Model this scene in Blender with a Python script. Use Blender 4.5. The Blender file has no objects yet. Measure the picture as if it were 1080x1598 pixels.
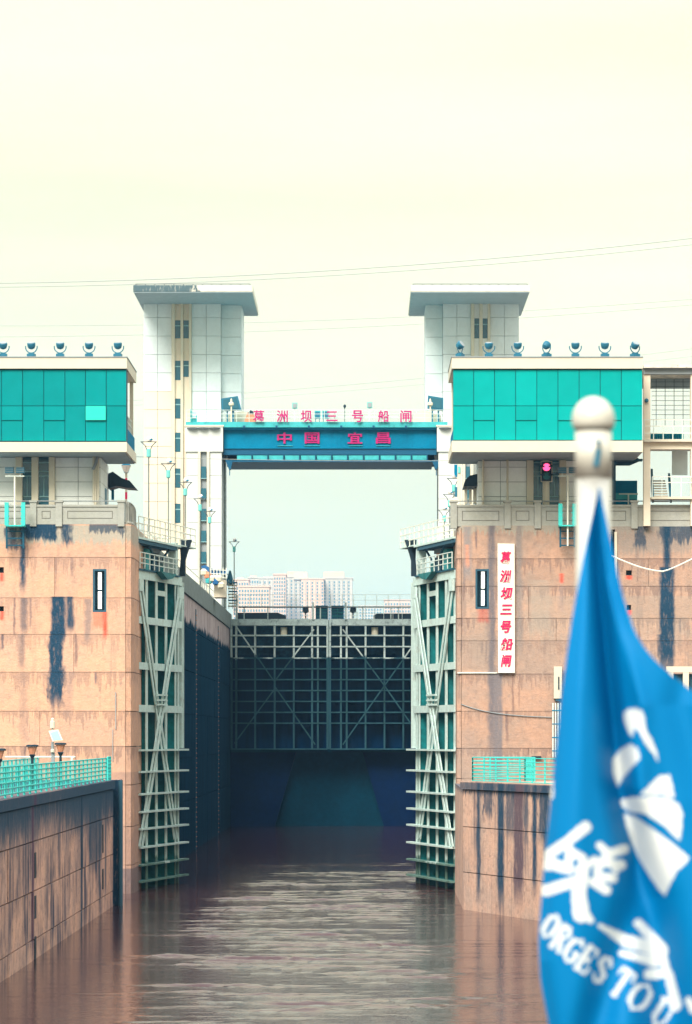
import bpy, math, random
import numpy as np
from mathutils import Vector, Matrix
R = math.radians
rnd = random.Random(7)
S = bpy.context.scene
C = S.collection

# ---------------------------------------------------------------- camera, light, exposure
F, VX, VY = 5470.0, 570.0, 1148.0          # focal length and vanishing point in pixels of the 1080x1598 photograph
cam_d = bpy.data.cameras.new('camera'); cam = bpy.data.objects.new('camera', cam_d); C.objects.link(cam)
cam.location = (0, 0, 0); cam.rotation_euler = (R(90), 0, 0)
cam_d.sensor_fit = 'VERTICAL'; cam_d.sensor_height = 36; cam_d.sensor_width = 36*1080/1598
cam_d.lens = F/1598*36
cam_d.shift_x = -(VX-540)/1598; cam_d.shift_y = (VY-799)/1598
cam_d.clip_start = 0.5; cam_d.clip_end = 12000
cam_d.dof.use_dof = True; cam_d.dof.focus_distance = 235; cam_d.dof.aperture_fstop = 7.5
S.camera = cam

W = bpy.data.worlds.new('World'); S.world = W; W.use_nodes = True
SUN_EL, SUN_AZ = 42, 200                     # degrees; azimuth clockwise from +Y: behind the camera, to the left
def build_world():
    nt = W.node_tree; nt.nodes.clear()
    N = nt.nodes.new; L = nt.links.new
    out = N('ShaderNodeOutputWorld'); bg = N('ShaderNodeBackground'); L(bg.outputs[0], out.inputs[0])
    sky = N('ShaderNodeTexSky'); sky.sky_type = 'NISHITA'; sky.sun_disc = False
    sky.sun_elevation = R(SUN_EL); sky.sun_rotation = R(SUN_AZ)
    sc = N('ShaderNodeVectorMath'); sc.operation = 'SCALE'; sc.inputs['Scale'].default_value = 0.002
    L(sky.outputs[0], sc.inputs[0])
    tc = N('ShaderNodeTexCoord'); sp = N('ShaderNodeSeparateXYZ'); L(tc.outputs['Generated'], sp.inputs[0])
    ramp = N('ShaderNodeValToRGB'); L(sp.outputs['Z'], ramp.inputs[0])
    e = ramp.color_ramp.elements
    e[0].position = 0.0; e[0].color = (0.205, 0.235, 0.185, 1)
    e[1].position = 1.0; e[1].color = (0.66, 0.72, 0.80, 1)
    for p, c in ((0.052, (0.238, 0.257, 0.192, 1)), (0.10, (0.285, 0.287, 0.208, 1)), (0.2, (0.315, 0.31, 0.210, 1)), (0.5, (0.47, 0.47, 0.40, 1))):
        k = e.new(p); k.color = c
    # soft cloud bands, very faint
    mp = N('ShaderNodeMapping'); mp.inputs['Scale'].default_value = (1.2, 1.2, 12)
    nz = N('ShaderNodeTexNoise'); nz.inputs['Scale'].default_value = 2.6; nz.inputs['Detail'].default_value = 4
    L(tc.outputs['Generated'], mp.inputs[0]); L(mp.outputs[0], nz.inputs['Vector'])
    mr = N('ShaderNodeMapRange'); mr.inputs['From Min'].default_value = .3; mr.inputs['From Max'].default_value = .7
    mr.inputs['To Min'].default_value = 0.90; mr.inputs['To Max'].default_value = 1.08
    L(nz.outputs[0], mr.inputs[0])
    m2 = N('ShaderNodeVectorMath'); m2.operation = 'SCALE'; L(ramp.outputs[0], m2.inputs[0]); L(mr.outputs[0], m2.inputs['Scale'])
    ad = N('ShaderNodeVectorMath'); ad.operation = 'ADD'; L(m2.outputs[0], ad.inputs[0]); L(sc.outputs[0], ad.inputs[1])
    L(ad.outputs[0], bg.inputs[0]); bg.inputs[1].default_value = 1.0
build_world()
sd = bpy.data.lights.new('sun', 'SUN'); sun = bpy.data.objects.new('sun', sd); C.objects.link(sun)
sd.energy = 1.5; sd.angle = R(28); sd.color = (1, .95, .86)
az = R(SUN_AZ); el = R(SUN_EL)
sun_dir = Vector((math.sin(az)*math.cos(el), math.cos(az)*math.cos(el), math.sin(el)))
sun.rotation_euler = sun_dir.to_track_quat('Z', 'Y').to_euler(); sun.location = (0, 0, 60)
S.view_settings.view_transform = 'Standard'; S.view_settings.look = 'None'
S.view_settings.gamma = 1; S.view_settings.use_curve_mapping = False
S.view_settings.exposure = 1.9
S.render.engine = 'CYCLES'
S.cycles.max_bounces = 6; S.cycles.volume_bounces = 0; S.cycles.use_denoising = True
S.cycles.use_fast_gi = False

# ---------------------------------------------------------------- helpers
def X(px, d): return (px-VX)*d/F
def Z(py, d): return (VY-py)*d/F
def P(px, py, d): return Vector((X(px, d), d, Z(py, d)))
WL = -8.8      # water level
TOPZ = 11.76   # top of the piers and the lock walls
DECK = -2.3    # top of the low guide walls

class MB:
    def __init__(s): s.v = []; s.f = []; s.smooth = False
    def add(s, vs, fs):
        n = len(s.v); s.v += [tuple(v) for v in vs]; s.f += [tuple(i+n for i in f) for f in fs]; return s
    def box(s, x0, x1, y0, y1, z0, z1):
        return s.add([(x0,y0,z0),(x1,y0,z0),(x1,y1,z0),(x0,y1,z0),(x0,y0,z1),(x1,y0,z1),(x1,y1,z1),(x0,y1,z1)],
                     [(3,2,1,0),(4,5,6,7),(0,1,5,4),(1,2,6,5),(2,3,7,6),(3,0,4,7)])
    def pbox(s, px0, px1, py0, py1, d, dep):      # box whose front face spans these pixels at distance d
        return s.box(X(px0,d), X(px1,d), d, d+dep, Z(py1,d), Z(py0,d))
    def bar(s, p, q, w, h=None, up=(0,0,1)):
        p = Vector(p); q = Vector(q); h = h or w; t = (q-p).normalized(); u = Vector(up)
        if abs(t.dot(u)) > .98: u = Vector((0,1,0))
        a = t.cross(u).normalized()*w/2; b = a.cross(t).normalized()*h/2
        vs = [p-a-b,p+a-b,p+a+b,p-a+b,q-a-b,q+a-b,q+a+b,q-a+b]
        return s.add(vs, [(0,1,2,3),(7,6,5,4),(4,5,1,0),(5,6,2,1),(6,7,3,2),(7,4,0,3)])
    def tube(s, p, q, r, n=8, r2=None):
        p = Vector(p); q = Vector(q); r2 = r if r2 is None else r2; t = (q-p).normalized()
        u = Vector((0,0,1)) if abs(t.z) < .98 else Vector((0,1,0))
        a = t.cross(u).normalized(); b = a.cross(t).normalized()
        vs = [p+(a*math.cos(k*2*math.pi/n)+b*math.sin(k*2*math.pi/n))*r for k in range(n)]
        vs += [q+(a*math.cos(k*2*math.pi/n)+b*math.sin(k*2*math.pi/n))*r2 for k in range(n)]
        fs = [((k+1)%n, k, n+k, n+(k+1)%n) for k in range(n)] + [tuple(range(n)), tuple(range(2*n-1, n-1, -1))]
        return s.add(vs, fs)
    def path(s, pts, r, n=6):
        for a, b in zip(pts, pts[1:]): s.tube(a, b, r, n)
        return s
    def lathe(s, prof, n=24, loc=(0,0,0)):        # prof: (radius, z)
        vs = []; fs = []
        for r, z in prof:
            vs += [(loc[0]+r*math.cos(k*2*math.pi/n), loc[1]+r*math.sin(k*2*math.pi/n), loc[2]+z) for k in range(n)]
        for i in range(len(prof)-1):
            for k in range(n): fs.append((i*n+k, i*n+(k+1)%n, (i+1)*n+(k+1)%n, (i+1)*n+k))
        fs.append(tuple(range(n-1, -1, -1))); fs.append(tuple((len(prof)-1)*n+k for k in range(n)))
        return s.add(vs, fs)
    def prism(s, poly, y0, y1):                   # poly: (x, z)
        n = len(poly); vs = [(x,y0,z) for x,z in poly]+[(x,y1,z) for x,z in poly]
        return s.add(vs, [tuple(range(n)), tuple(range(2*n-1,n-1,-1))]+[((k+1)%n,k,n+k,n+(k+1)%n) for k in range(n)])
    def xf(s, fn): s.v = [tuple(fn(Vector(v))) for v in s.v]; return s
    def mesh(s, name, mat):
        m = bpy.data.meshes.new(name); m.from_pydata(s.v, [], s.f)
        if mat: m.materials.append(mat)
        import bmesh
        bm = bmesh.new(); bm.from_mesh(m); bmesh.ops.recalc_face_normals(bm, faces=bm.faces); bm.to_mesh(m); bm.free()
        if s.smooth: m.polygons.foreach_set('use_smooth', [True]*len(m.polygons))
        m.update(); return m

def wloc(o):
    v = Vector((0,0,0))
    while o: v += o.location; o = o.parent
    return v
def link(name, me, parent=None, loc=None, label=None):
    o = bpy.data.objects.new(name, me); C.objects.link(o)
    if parent: o.parent = parent
    if loc is not None: o.location = loc
    if label: o['label'] = label
    return o
def part(name, mb, m, parent, label=None, local=False, stuff=False):     # world-coordinate mesh unless local
    o = link(name, mb.mesh(name, m) if isinstance(mb, MB) else mb, parent, None, label)
    if not local: o.location = -wloc(parent)
    if stuff: o['kind'] = 'stuff'
    return o
def thing(name, label, cat, loc=(0,0,0), group=None, rz=0):
    o = bpy.data.objects.new(name, None); C.objects.link(o); o.location = loc; o.rotation_euler = (0,0,rz)
    o.empty_display_size = .3
    o['label'] = label; o['category'] = cat
    if group: o['group'] = group
    return o
def single(name, mb, m, label, cat, group=None):
    o = link(name, mb.mesh(name, m)); o['label'] = label; o['category'] = cat
    if group: o['group'] = group
    return o
def structure(name, mb, m):
    o = link(name, mb.mesh(name, m)); o['kind'] = 'structure'; return o
def copy_thing(o, loc, label, rz=None):
    c = o.copy(); C.objects.link(c); c.location = loc; c['label'] = label
    if rz is not None: c.rotation_euler = (0,0,rz)
    def rec(a, b):
        for ch in [x for x in KIDS.get(a.name, [])]:
            k = ch.copy(); C.objects.link(k); k.parent = b; rec(ch, k)
    rec(o, c); return c
KIDS = {}
def remember(o):
    for ch in [x for x in C.objects if x.parent == o]:
        KIDS.setdefault(o.name, []).append(ch); remember(ch)

_bc = {}
def cell(name, m, w, t, h, parent, c):            # box centred on its front face, shared mesh
    k = (name, m.name, round(w,3), round(t,3), round(h,3))
    if k not in _bc: _bc[k] = MB().box(-w/2, w/2, 0, t, -h/2, h/2).mesh(name, m)
    return link(name, _bc[k], parent, Vector(c)-wloc(parent))
def subtract(rects, hole):
    out = []; hx0, hx1, hz0, hz1 = hole
    for x0, x1, z0, z1 in rects:
        if hx0 >= x1 or hx1 <= x0 or hz0 >= z1 or hz1 <= z0: out.append((x0,x1,z0,z1)); continue
        if hx0 > x0: out.append((x0,hx0,z0,z1))
        if hx1 < x1: out.append((hx1,x1,z0,z1))
        a, b = max(x0,hx0), min(x1,hx1)
        if hz0 > z0: out.append((a,b,z0,hz0))
        if hz1 < z1: out.append((a,b,hz1,z1))
    return out
def grid_panels(name, m, parent, xs, zs, to3, gap=.03, thick=.12, holes=(), jit=.006, skip=0):
    """panels between the breaks xs and zs of a wall; to3(u, w, z) -> world, w is depth into the wall. xs may be a function of the row"""
    for j in range(len(zs)-1):
        cx = xs(j) if callable(xs) else xs
        for i in range(len(cx)-1):
            u0, u1 = sorted((cx[i], cx[i+1])); z0, z1 = sorted((zs[j], zs[j+1]))
            rs = [(u0+gap/2, u1-gap/2, z0+gap/2, z1-gap/2)]
            for h in holes: rs = subtract(rs, h)
            if not rs: continue
            jt = rnd.uniform(-jit, jit)
            mb = MB()
            for r in rs: mb.box(r[0], r[1], jt, thick+jt, r[2], r[3])
            mb.xf(lambda v: to3(v.x, v.y, v.z))
            part(name, mb, m, parent)
def frontal(d): return lambda u, w, z: (u, d+w, z)

# ---------------------------------------------------------------- materials
def mat(name, col, rough=.7, metal=0, var=.0, vscale=1.5, col2=None, streak=0, streak_col=(.05,.07,.08), grime=0,
        obj_var=0, bump=0, bscale=8, stains=(), emis=None, spec=.22, wet=None, wet_col=None, trans=0, sth=.50, gcol=None):
    m = bpy.data.materials.new(name); m.use_nodes = True; nt = m.node_tree
    N = nt.nodes.new; L = nt.links.new; b = nt.nodes['Principled BSDF']
    b.inputs['Roughness'].default_value = rough; b.inputs['Metallic'].default_value = metal
    b.inputs['Specular IOR Level'].default_value = spec
    b.inputs['Base Color'].default_value = (*col, 1)
    if emis: b.inputs['Emission Color'].default_value = (*emis[:3], 1); b.inputs['Emission Strength'].default_value = emis[3]
    geo = N('ShaderNodeNewGeometry'); pos = geo.outputs['Position']
    def noise(scale, detail=4, vec=(1,1,1), off=0):
        mp = N('ShaderNodeMapping'); mp.inputs['Scale'].default_value = vec; mp.inputs['Location'].default_value = (off, off*2, off*3)
        L(pos, mp.inputs[0])
        n = N('ShaderNodeTexNoise'); n.inputs['Scale'].default_value = scale; n.inputs['Detail'].default_value = detail
        n.inputs['Roughness'].default_value = .6
        L(mp.outputs[0], n.inputs['Vector']); return n.outputs[0]
    def mrange(s, a, c, t0=0, t1=1, smooth=False):
        r = N('ShaderNodeMapRange'); r.inputs[1].default_value = a; r.inputs[2].default_value = c
        r.inputs[3].default_value = t0; r.inputs[4].default_value = t1
        if smooth: r.interpolation_type = 'SMOOTHSTEP'
        L(s, r.inputs[0]); return r.outputs[0]
    def math_(op, a, c):
        r = N('ShaderNodeMath'); r.operation = op
        for i, q in enumerate((a, c)):
            if isinstance(q, (int, float)): r.inputs[i].default_value = q
            else: L(q, r.inputs[i])
        return r.outputs[0]
    def mix(fac, a, c, blend='MIX'):
        r = N('ShaderNodeMix'); r.data_type = 'RGBA'; r.blend_type = blend
        if isinstance(fac, (int, float)): r.inputs[0].default_value = fac
        else: L(fac, r.inputs[0])
        for i, q in ((6, a), (7, c)):
            if isinstance(q, tuple): r.inputs[i].default_value = (*q[:3], 1)
            else: L(q, r.inputs[i])
        return r.outputs[2]
    cur = None
    if col2 or var or streak or stains or obj_var or wet or grime:
        cur = mix(mrange(noise(vscale, 5), .35, .65, smooth=True), col, col2 or tuple(c*(1-var) for c in col))
        if var:
            f = mrange(noise(vscale*6, 6, off=3), .3, .75, 1-var, 1+var*.4)
            cur = mix(1, cur, f, 'MULTIPLY')
    if obj_var:
        oi = N('ShaderNodeObjectInfo')
        cur = mix(1, cur, mrange(oi.outputs['Random'], 0, 1, 1-obj_var, 1+obj_var*.5), 'MULTIPLY')
    if streak:
        f = mrange(noise(1.0, 5, (2.2, 2.2, .12)), sth, sth+.24, 0, streak, True)
        g = mrange(noise(.35, 2, off=9), .42, .6)
        cur = mix(math_('MULTIPLY', f, g), cur, streak_col)
    if grime:
        f = mrange(noise(3.0, 8, off=5), .52, .70, 0, grime, True)
        cur = mix(f, cur, gcol or streak_col)
    sep = None
    def xyz():
        nonlocal sep
        if sep is None:
            sep = N('ShaderNodeSeparateXYZ'); L(pos, sep.inputs[0])
        return sep
    if stains:
        wob = mrange(noise(2.4, 8, (1,1,.45), 2), .2, .8, -1.2, 1.2)
        wob2 = mrange(noise(1.6, 5, (4,4,.5), 7), 0.2, .8, -1, 1)
        br = mrange(noise(4.5, 6, (1.6,1.6,.4), 4), .28, .5, 0, 1, True)
        for (ax, a0, a1, zt, zb, st, scol, amp, *rest) in stains:
            s_ = xyz(); e = rest[0] if rest else .13
            c = math_('ADD', s_.outputs[ax], math_('MULTIPLY', wob, amp))
            zz = math_('ADD', s_.outputs['Z'], math_('MULTIPLY', wob2, amp*1.5))
            k = math_('MULTIPLY', mrange(c, a0-e, a0+e, smooth=True), mrange(c, a1-e, a1+e, 1, 0, smooth=True))
            fade = max(.15, (zt-zb)*.3)
            k = math_('MULTIPLY', k, mrange(s_.outputs['Z'], zt+.03, zt-.03))
            k = math_('MULTIPLY', k, mrange(zz, zb, zb+fade, smooth=True))
            k = math_('MULTIPLY', k, math_('MULTIPLY', mrange(br, 0, 1, .7, 1), st))
            cur = mix(k, cur, scol)
    if wet is not None:
        s_ = xyz(); zz = math_('ADD', s_.outputs['Z'], math_('MULTIPLY', mrange(noise(.7, 6, (1,1,.6), 1), 0, 1, -1, 1), .9))
        f = mrange(zz, wet+.15, wet-.15, smooth=True)
        wc = mix(mrange(noise(1.0, 5, (1.5,1.5,.2), 6), .3, .7), wet_col, tuple(c*.5 for c in wet_col))
        cur = mix(math_('MULTIPLY', f, .985), cur, wc)
        L(mrange(f, 0, 1, rough, .8), b.inputs['Roughness']); L(mrange(f, 0, 1, spec, 0), b.inputs['Specular IOR Level'])
    if cur is not None: L(cur, b.inputs['Base Color'])
    if bump:
        bn = N('ShaderNodeBump'); bn.inputs['Strength'].default_value = bump; bn.inputs['Distance'].default_value = .05
        L(noise(bscale, 8), bn.inputs['Height']); L(bn.outputs[0], b.inputs['Normal'])
    return m

PEACH, PEACH2 = (.66, .375, .245), (.58, .345, .245)
NAVY = (.012, .045, .085)
def seams(rows, d, k, seed):
    q = random.Random(seed); o = []
    for y in rows:
        a = q.uniform(-60, 500); o.append(('X', -30, 30, Z(y-1,d), Z(y+q.uniform(7,16),d), k*q.uniform(.4,1), (.20,.13,.11), .9))
    return o
def drips(rows, px0, px1, d, n, seed):
    q = random.Random(seed); o = []
    for i in range(n):
        x = q.uniform(px0, px1); y = q.choice(rows); w = q.uniform(1.2, 4.5); h = q.uniform(18, 75)
        o.append(('X', X(x,d), X(x+w,d), Z(y,d), Z(y+h,d), q.uniform(.35,.85), q.choice([(.10,.07,.08),(.06,.06,.09),(.20,.12,.10)]), .07, .06))
    return o
def st(px0, px1, py0, py1, d, k, col=NAVY, amp=.06, *r): return ('X', X(px0,d), X(px1,d), Z(py0,d), Z(py1,d), k, col, amp, *r)
D1 = 195.0; DR = 197.0
GREYC = (.36, .34, .28)
M_pierL = mat('pier_concrete_left', PEACH, .9, var=.16, vscale=.5, col2=PEACH2, streak=.50, streak_col=(.30,.19,.15), obj_var=.09, bump=.7, grime=.40, gcol=(.28,.19,.16), stains=seams([870,933,990,1049,1110,1165],D1,.6,3)+drips([820,870,933,990,1049,1110,1165],0,195,D1,14,11)+[('X',-40,30,-7.4,-14,.7,(.05,.06,.09),.5,.1),
    st(-60,215,820,852,D1,.85,GREYC,.35), st(40,90,818,846,D1,1,NAVY,.25), st(98,112,818,855,D1,.95,NAVY,.2),st(140,195,818,834,D1,.8,NAVY,.3),st(36,80,818,836,D1,1,NAVY,.2),
    st(31,40,822,935,D1,.97,NAVY,.10), st(32,43,933,995,D1,.62,NAVY,.05), st(28,38,990,1050,D1,.6,(.12,.10,.11),.06), st(30,44,1050,1180,D1,.4,(.25,.17,.15),.12,.2),
    st(8,30,824,862,D1,.8,NAVY,.25),
    st(80,102,931,1010,D1,1,NAVY,.10), st(104,115,931,992,D1,.97,NAVY,.07), st(77,99,985,1118,D1,1,NAVY,.22), st(100,114,1048,1130,D1,.35,(.2,.15,.15),.12),
    st(132,142,935,1010,D1,.6,(.16,.14,.15),.12), st(145,165,955,985,D1,.55,(.75,.13,.07),.12), st(161,167,955,1000,D1,.9,(.75,.06,.03),.05), st(0,6,894,910,D1,.9,(.75,.06,.03),.03), st(0,6,954,970,D1,.9,(.75,.06,.03),.03),
    st(78,84,1120,1235,D1,.35,(.12,.10,.12),.05), st(175,213,1205,1400,D1,.45,(.22,.15,.14),.5,.3)])
M_pierR = mat('pier_concrete_right', (.53,.315,.22), .9, var=.17, vscale=.5, col2=(.40,.28,.22), streak=.65, streak_col=(.20,.145,.13), obj_var=.11, bump=.7, grime=.45, gcol=(.22,.16,.14), stains=seams([872,915,965,1000,1052,1110,1168],DR,.65,5)+drips([822,872,915,1000,1052,1110],715,870,DR,14,12)+drips([822,915,965],965,1080,DR,5,13)+[('X',-40,30,-7.6,-14,.7,(.05,.06,.09),.5,.1),
    st(700,1130,820,832,DR,.7,GREYC,.3), st(762,773,818,1240,DR,.95,(.15,.13,.14),.10,.14), st(735,762,955,1050,DR,.4,(.3,.24,.2),.2,.2), st(820,1080,930,1000,DR,.35,(.34,.28,.23),.6,.4), st(805,815,820,1050,DR,.75,(.22,.19,.18),.12,.12),
    st(770,784,1050,1260,DR,.9,(.17,.15,.16),.10,.12), st(723,736,822,915,DR,.8,(.24,.22,.22),.08), st(726,732,850,890,DR,.6,(.80,.28,.14),.05),
    st(745,763,950,975,DR,.65,(.45,.10,.07),.10), st(874,879,895,912,DR,.9,(.75,.06,.03),.03), st(872,880,915,960,DR,.5,(.3,.22,.2),.05), st(958,1080,820,870,DR,.7,(.26,.22,.19),.35), st(990,1010,820,860,DR,.8,NAVY,.3), st(1030,1100,820,850,DR,.8,NAVY,.35),
    st(1036,1046,820,905,DR,1,NAVY,.05), st(1030,1052,885,1075,DR,1,NAVY,.10), st(1025,1034,990,1030,DR,.8,NAVY,.15),
    st(977,986,898,906,DR,.9,(.75,.06,.03),.03), st(979,985,952,962,DR,.9,(.75,.06,.03),.03), st(828,860,905,1010,DR,.45,(.34,.29,.24),.3,.25), st(712,745,1140,1260,DR,.35,(.33,.24,.2),.3,.3)])
DG = 171.0
def sg(px0,px1,k,zb,col=NAVY,amp=.05,zt=DECK-.05): return ('X', X(px0,172.5), X(px1,172.5), zt, zb, k, col, amp, .06)
M_guideR = mat('guide_wall_concrete_right', (.60,.37,.27), .9, var=.2, vscale=.7, col2=(.48,.33,.26), streak=.8, streak_col=(.12,.09,.10), obj_var=.06, bump=.7, grime=.4, sth=.44, stains=[
    sg(720,850,.8,-3.0,NAVY,.3), sg(747,752,.97,-9), sg(776,785,1,-9.2,NAVY,.04), sg(757,770,.8,-4.3,NAVY,.2), sg(787,800,.8,-5.2,NAVY,.12), sg(799,811,.95,-8.8,(.09,.06,.08),.07), sg(812,818,.75,-5.6,NAVY,.1),
    sg(823,829,1,-8.2), sg(832,842,.9,-5.4,NAVY,.12), sg(838,846,.8,-7.2)])
def sl(y0,y1,k,zb,col=NAVY,amp=.1,zt=DECK): return ('Y', y0, y1, zt, zb, k, col, amp, .15)
M_guideL = mat('guide_wall_concrete_left', (.64,.37,.27), .9, var=.2, vscale=.6, col2=(.50,.31,.25), streak=1.0, streak_col=(.05,.05,.08), obj_var=.08, bump=.7, grime=.6, sth=.36, stains=[
    sl(90,181.5,.95,-3.6,NAVY,.9), sl(90,150,.6,-4.6,NAVY,1.1), sl(152,181.5,.7,-4.9,NAVY,1.1), sl(150,184,.75,-4.3,NAVY,.9), sl(120,135,.6,-4.0,NAVY,.6), sl(165,173,.8,-7,NAVY,.5), sl(180.5,182.3,1,-12,NAVY,.05), sl(160.2,161.4,.95,-11,NAVY,.1), sl(136.5,137.6,.8,-10,(.06,.02,.06),.04), sl(171,172,.8,-9,NAVY,.1), sl(175,176,.7,-9,NAVY,.1)])
M_chamber = mat('chamber_concrete', (.50,.40,.39), .85, var=.25, vscale=.5, col2=(.38,.30,.29), streak=.6, streak_col=(.14,.08,.10), grime=.25, obj_var=.06, bump=.5, wet=8.5, wet_col=(.001,.034,.066))
M_coping = mat('coping_concrete', (.19,.225,.21), .85, var=.2, vscale=1, streak=.3, streak_col=(.10,.10,.10), grime=.2)
M_sill = mat('wet_sill_concrete', (.0,.034,.062), .8, spec=.05, var=.2, vscale=.4, bump=.3)
M_sill2 = mat('darker_sill_concrete', (.0,.012,.055), .8, spec=.05, var=.2, vscale=.4)  # darker blue than the sill face, for the wedges at its two sides
M_parapet = mat('parapet_render', (.36,.36,.31), .85, var=.10, vscale=.8, col2=(.38,.38,.34), streak=.25, streak_col=(.18,.18,.17), grime=.15, obj_var=.04, bump=.3)
M_parline = mat('parapet_groove', (.16,.15,.13), .9)
M_white = mat('cream_white_paint', (.62,.565,.44), .6, var=.04, vscale=.6, streak=.10, streak_col=(.5,.38,.3), obj_var=.02)
M_whitedirty = mat('stained_white_parapet', (.68,.64,.54), .7, var=.08, grime=.0, streak=.3, streak_col=(.35,.28,.22), stains=[
    ('X', X(200,325), X(308,325), 60, -20, .95, (.04,.09,.11), 1.2, .3)])
M_whitedirty2 = mat('stained_white_fascia', (.70,.66,.57), .7, var=.15, grime=.7, streak=.5, streak_col=(.12,.13,.13))
M_clad = mat('grey_cladding', (.68,.74,.74), .6, streak=.25, streak_col=(.42,.44,.42), var=.05, vscale=.5, obj_var=.05)
M_cladw = mat('cream_cladding', (.74,.64,.50), .6, var=.04, vscale=.5, obj_var=.05)
M_pjoint = mat('pier_joint_concrete', (.40,.25,.18), .9)
M_softjoint = mat('soft_joint_grey', (.60,.65,.64), .8)
M_joint = mat('joint_grey', (.26,.29,.30), .8)
M_wallgrey = mat('grey_tile_wall', (.84,.87,.84), .6, var=.05, vscale=.8, obj_var=.05, streak=.12, streak_col=(.3,.26,.22))
M_pillar = mat('pale_pillar_render', (.58,.60,.57), .6, var=.05, vscale=.8, obj_var=.04, streak=.12, streak_col=(.3,.28,.25))
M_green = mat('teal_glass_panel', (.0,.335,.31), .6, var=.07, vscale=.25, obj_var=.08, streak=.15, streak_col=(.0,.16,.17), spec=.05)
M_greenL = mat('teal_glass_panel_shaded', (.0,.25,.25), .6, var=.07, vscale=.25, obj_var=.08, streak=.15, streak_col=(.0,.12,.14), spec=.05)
M_greenb = mat('open_teal_pane_reflection', (.02,.52,.42), .3, spec=.3)  # reflection on the opened pane put into its lighter colour
M_glass = mat('dark_window_glass', (.015,.10,.14), .15, spec=.6)
M_frame = mat('window_frame', (.22,.40,.42), .5)
M_navy = mat('navy_soffit', (.03,.09,.13), .8)
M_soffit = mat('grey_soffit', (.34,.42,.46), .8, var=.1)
M_bandteal = mat('teal_frieze', (.20,.46,.50), .7, var=.08)
M_bridge = mat('blue_bridge_steel', (.0,.175,.31), .75, spec=.05, var=.15, vscale=.6, streak=.2, streak_col=(.01,.05,.10), obj_var=.03)
M_bridge2 = mat('teal_bridge_steel', (.05,.42,.44), .55, var=.15, vscale=1.2, grime=.4, streak_col=(.03,.14,.16))
M_bridgeD = mat('dark_blue_steel', (.002,.075,.15), .6)
M_pink = mat('magenta_letters', (.42,.008,.13), .6)
M_red = mat('red_letters', (.70,.012,.09), .6)
M_leaf = mat('pale_gate_steel', (.56,.70,.65), .55, var=.12, vscale=1.0, streak=.3, streak_col=(.18,.24,.22), grime=.35, gcol=(.36,.30,.22), wet=-7.2, wet_col=(.14,.24,.20))
M_leafd = mat('teal_gate_steel', (.012,.25,.26), .5, var=.35, vscale=.7, streak=.4, streak_col=(.01,.05,.09), obj_var=.25)
M_leafn = mat('navy_gate_steel', (.005,.08,.13), .6, var=.2)
M_fgate = mat('far_gate_steel', (.56,.68,.66), .6, var=.2, vscale=1.2, wet=7.6, wet_col=(.022,.085,.115), grime=.5, streak=.4, streak_col=(.02,.05,.07))
M_fskin = mat('far_gate_skin', (.008,.07,.13), .8, var=.5, vscale=.6, wet=7.7, wet_col=(.0,.020,.065))
M_rail = mat('pale_rail_paint', (.62,.68,.62), .5, var=.05)
M_railc = mat('cream_rail_paint', (.72,.72,.62), .5)
M_teal = mat('turquoise_rail_paint', (.05,.55,.50), .5, var=.1, vscale=3, grime=.25, streak_col=(.10,.16,.15))
M_lamp = mat('lamp_blue_metal', (.02,.13,.20), .4)
M_lampgreen = mat('lamp_green_glass', (.15,.48,.44), .3)
M_thin = mat('thin_dark_metal', (.06,.08,.09), .5)
M_globe = mat('white_globe', (.75,.68,.62), .3)
M_black = mat('black_metal', (.012,.03,.045), .6, var=.1)
M_wire = mat('power_cable', (.30,.32,.30), .6)
M_board = mat('sign_board_white', (.80,.77,.66), .6, var=.05, vscale=1.5, streak=.15, streak_col=(.6,.45,.35))
M_tube = mat('lit_white_tube', (.85,.85,.75), .4, emis=(1,1,.9,.35))
M_redlit = mat('red_signal_lens', (.5,.02,.08), .3, emis=(1.0,.06,.18,.9))
M_greenoff = mat('unlit_green_lens', (.01,.12,.12), .3)
M_rust = mat('rust_orange', (.55,.22,.12), .7)
M_blueclutter = mat('blue_tarp', (.02,.12,.30), .6, var=.2)
M_chrome = mat('polished_pole', (.60,.58,.52), .3, metal=.6, var=.04, vscale=8)
M_poleslv = mat('milky_pole_sleeve', (.56,.53,.46), .35, metal=.1, var=.05, vscale=10)
M_flag = None
M_ground = mat('ground_concrete', (.25,.24,.21), .9, var=.2, vscale=.2)
M_cityA = mat('city_cream', (.68,.47,.36), .8, obj_var=.05)
M_cityB = mat('city_pale', (.54,.49,.42), .8, obj_var=.05)
M_cityw = mat('city_window', (.12,.22,.26), .6)

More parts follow.
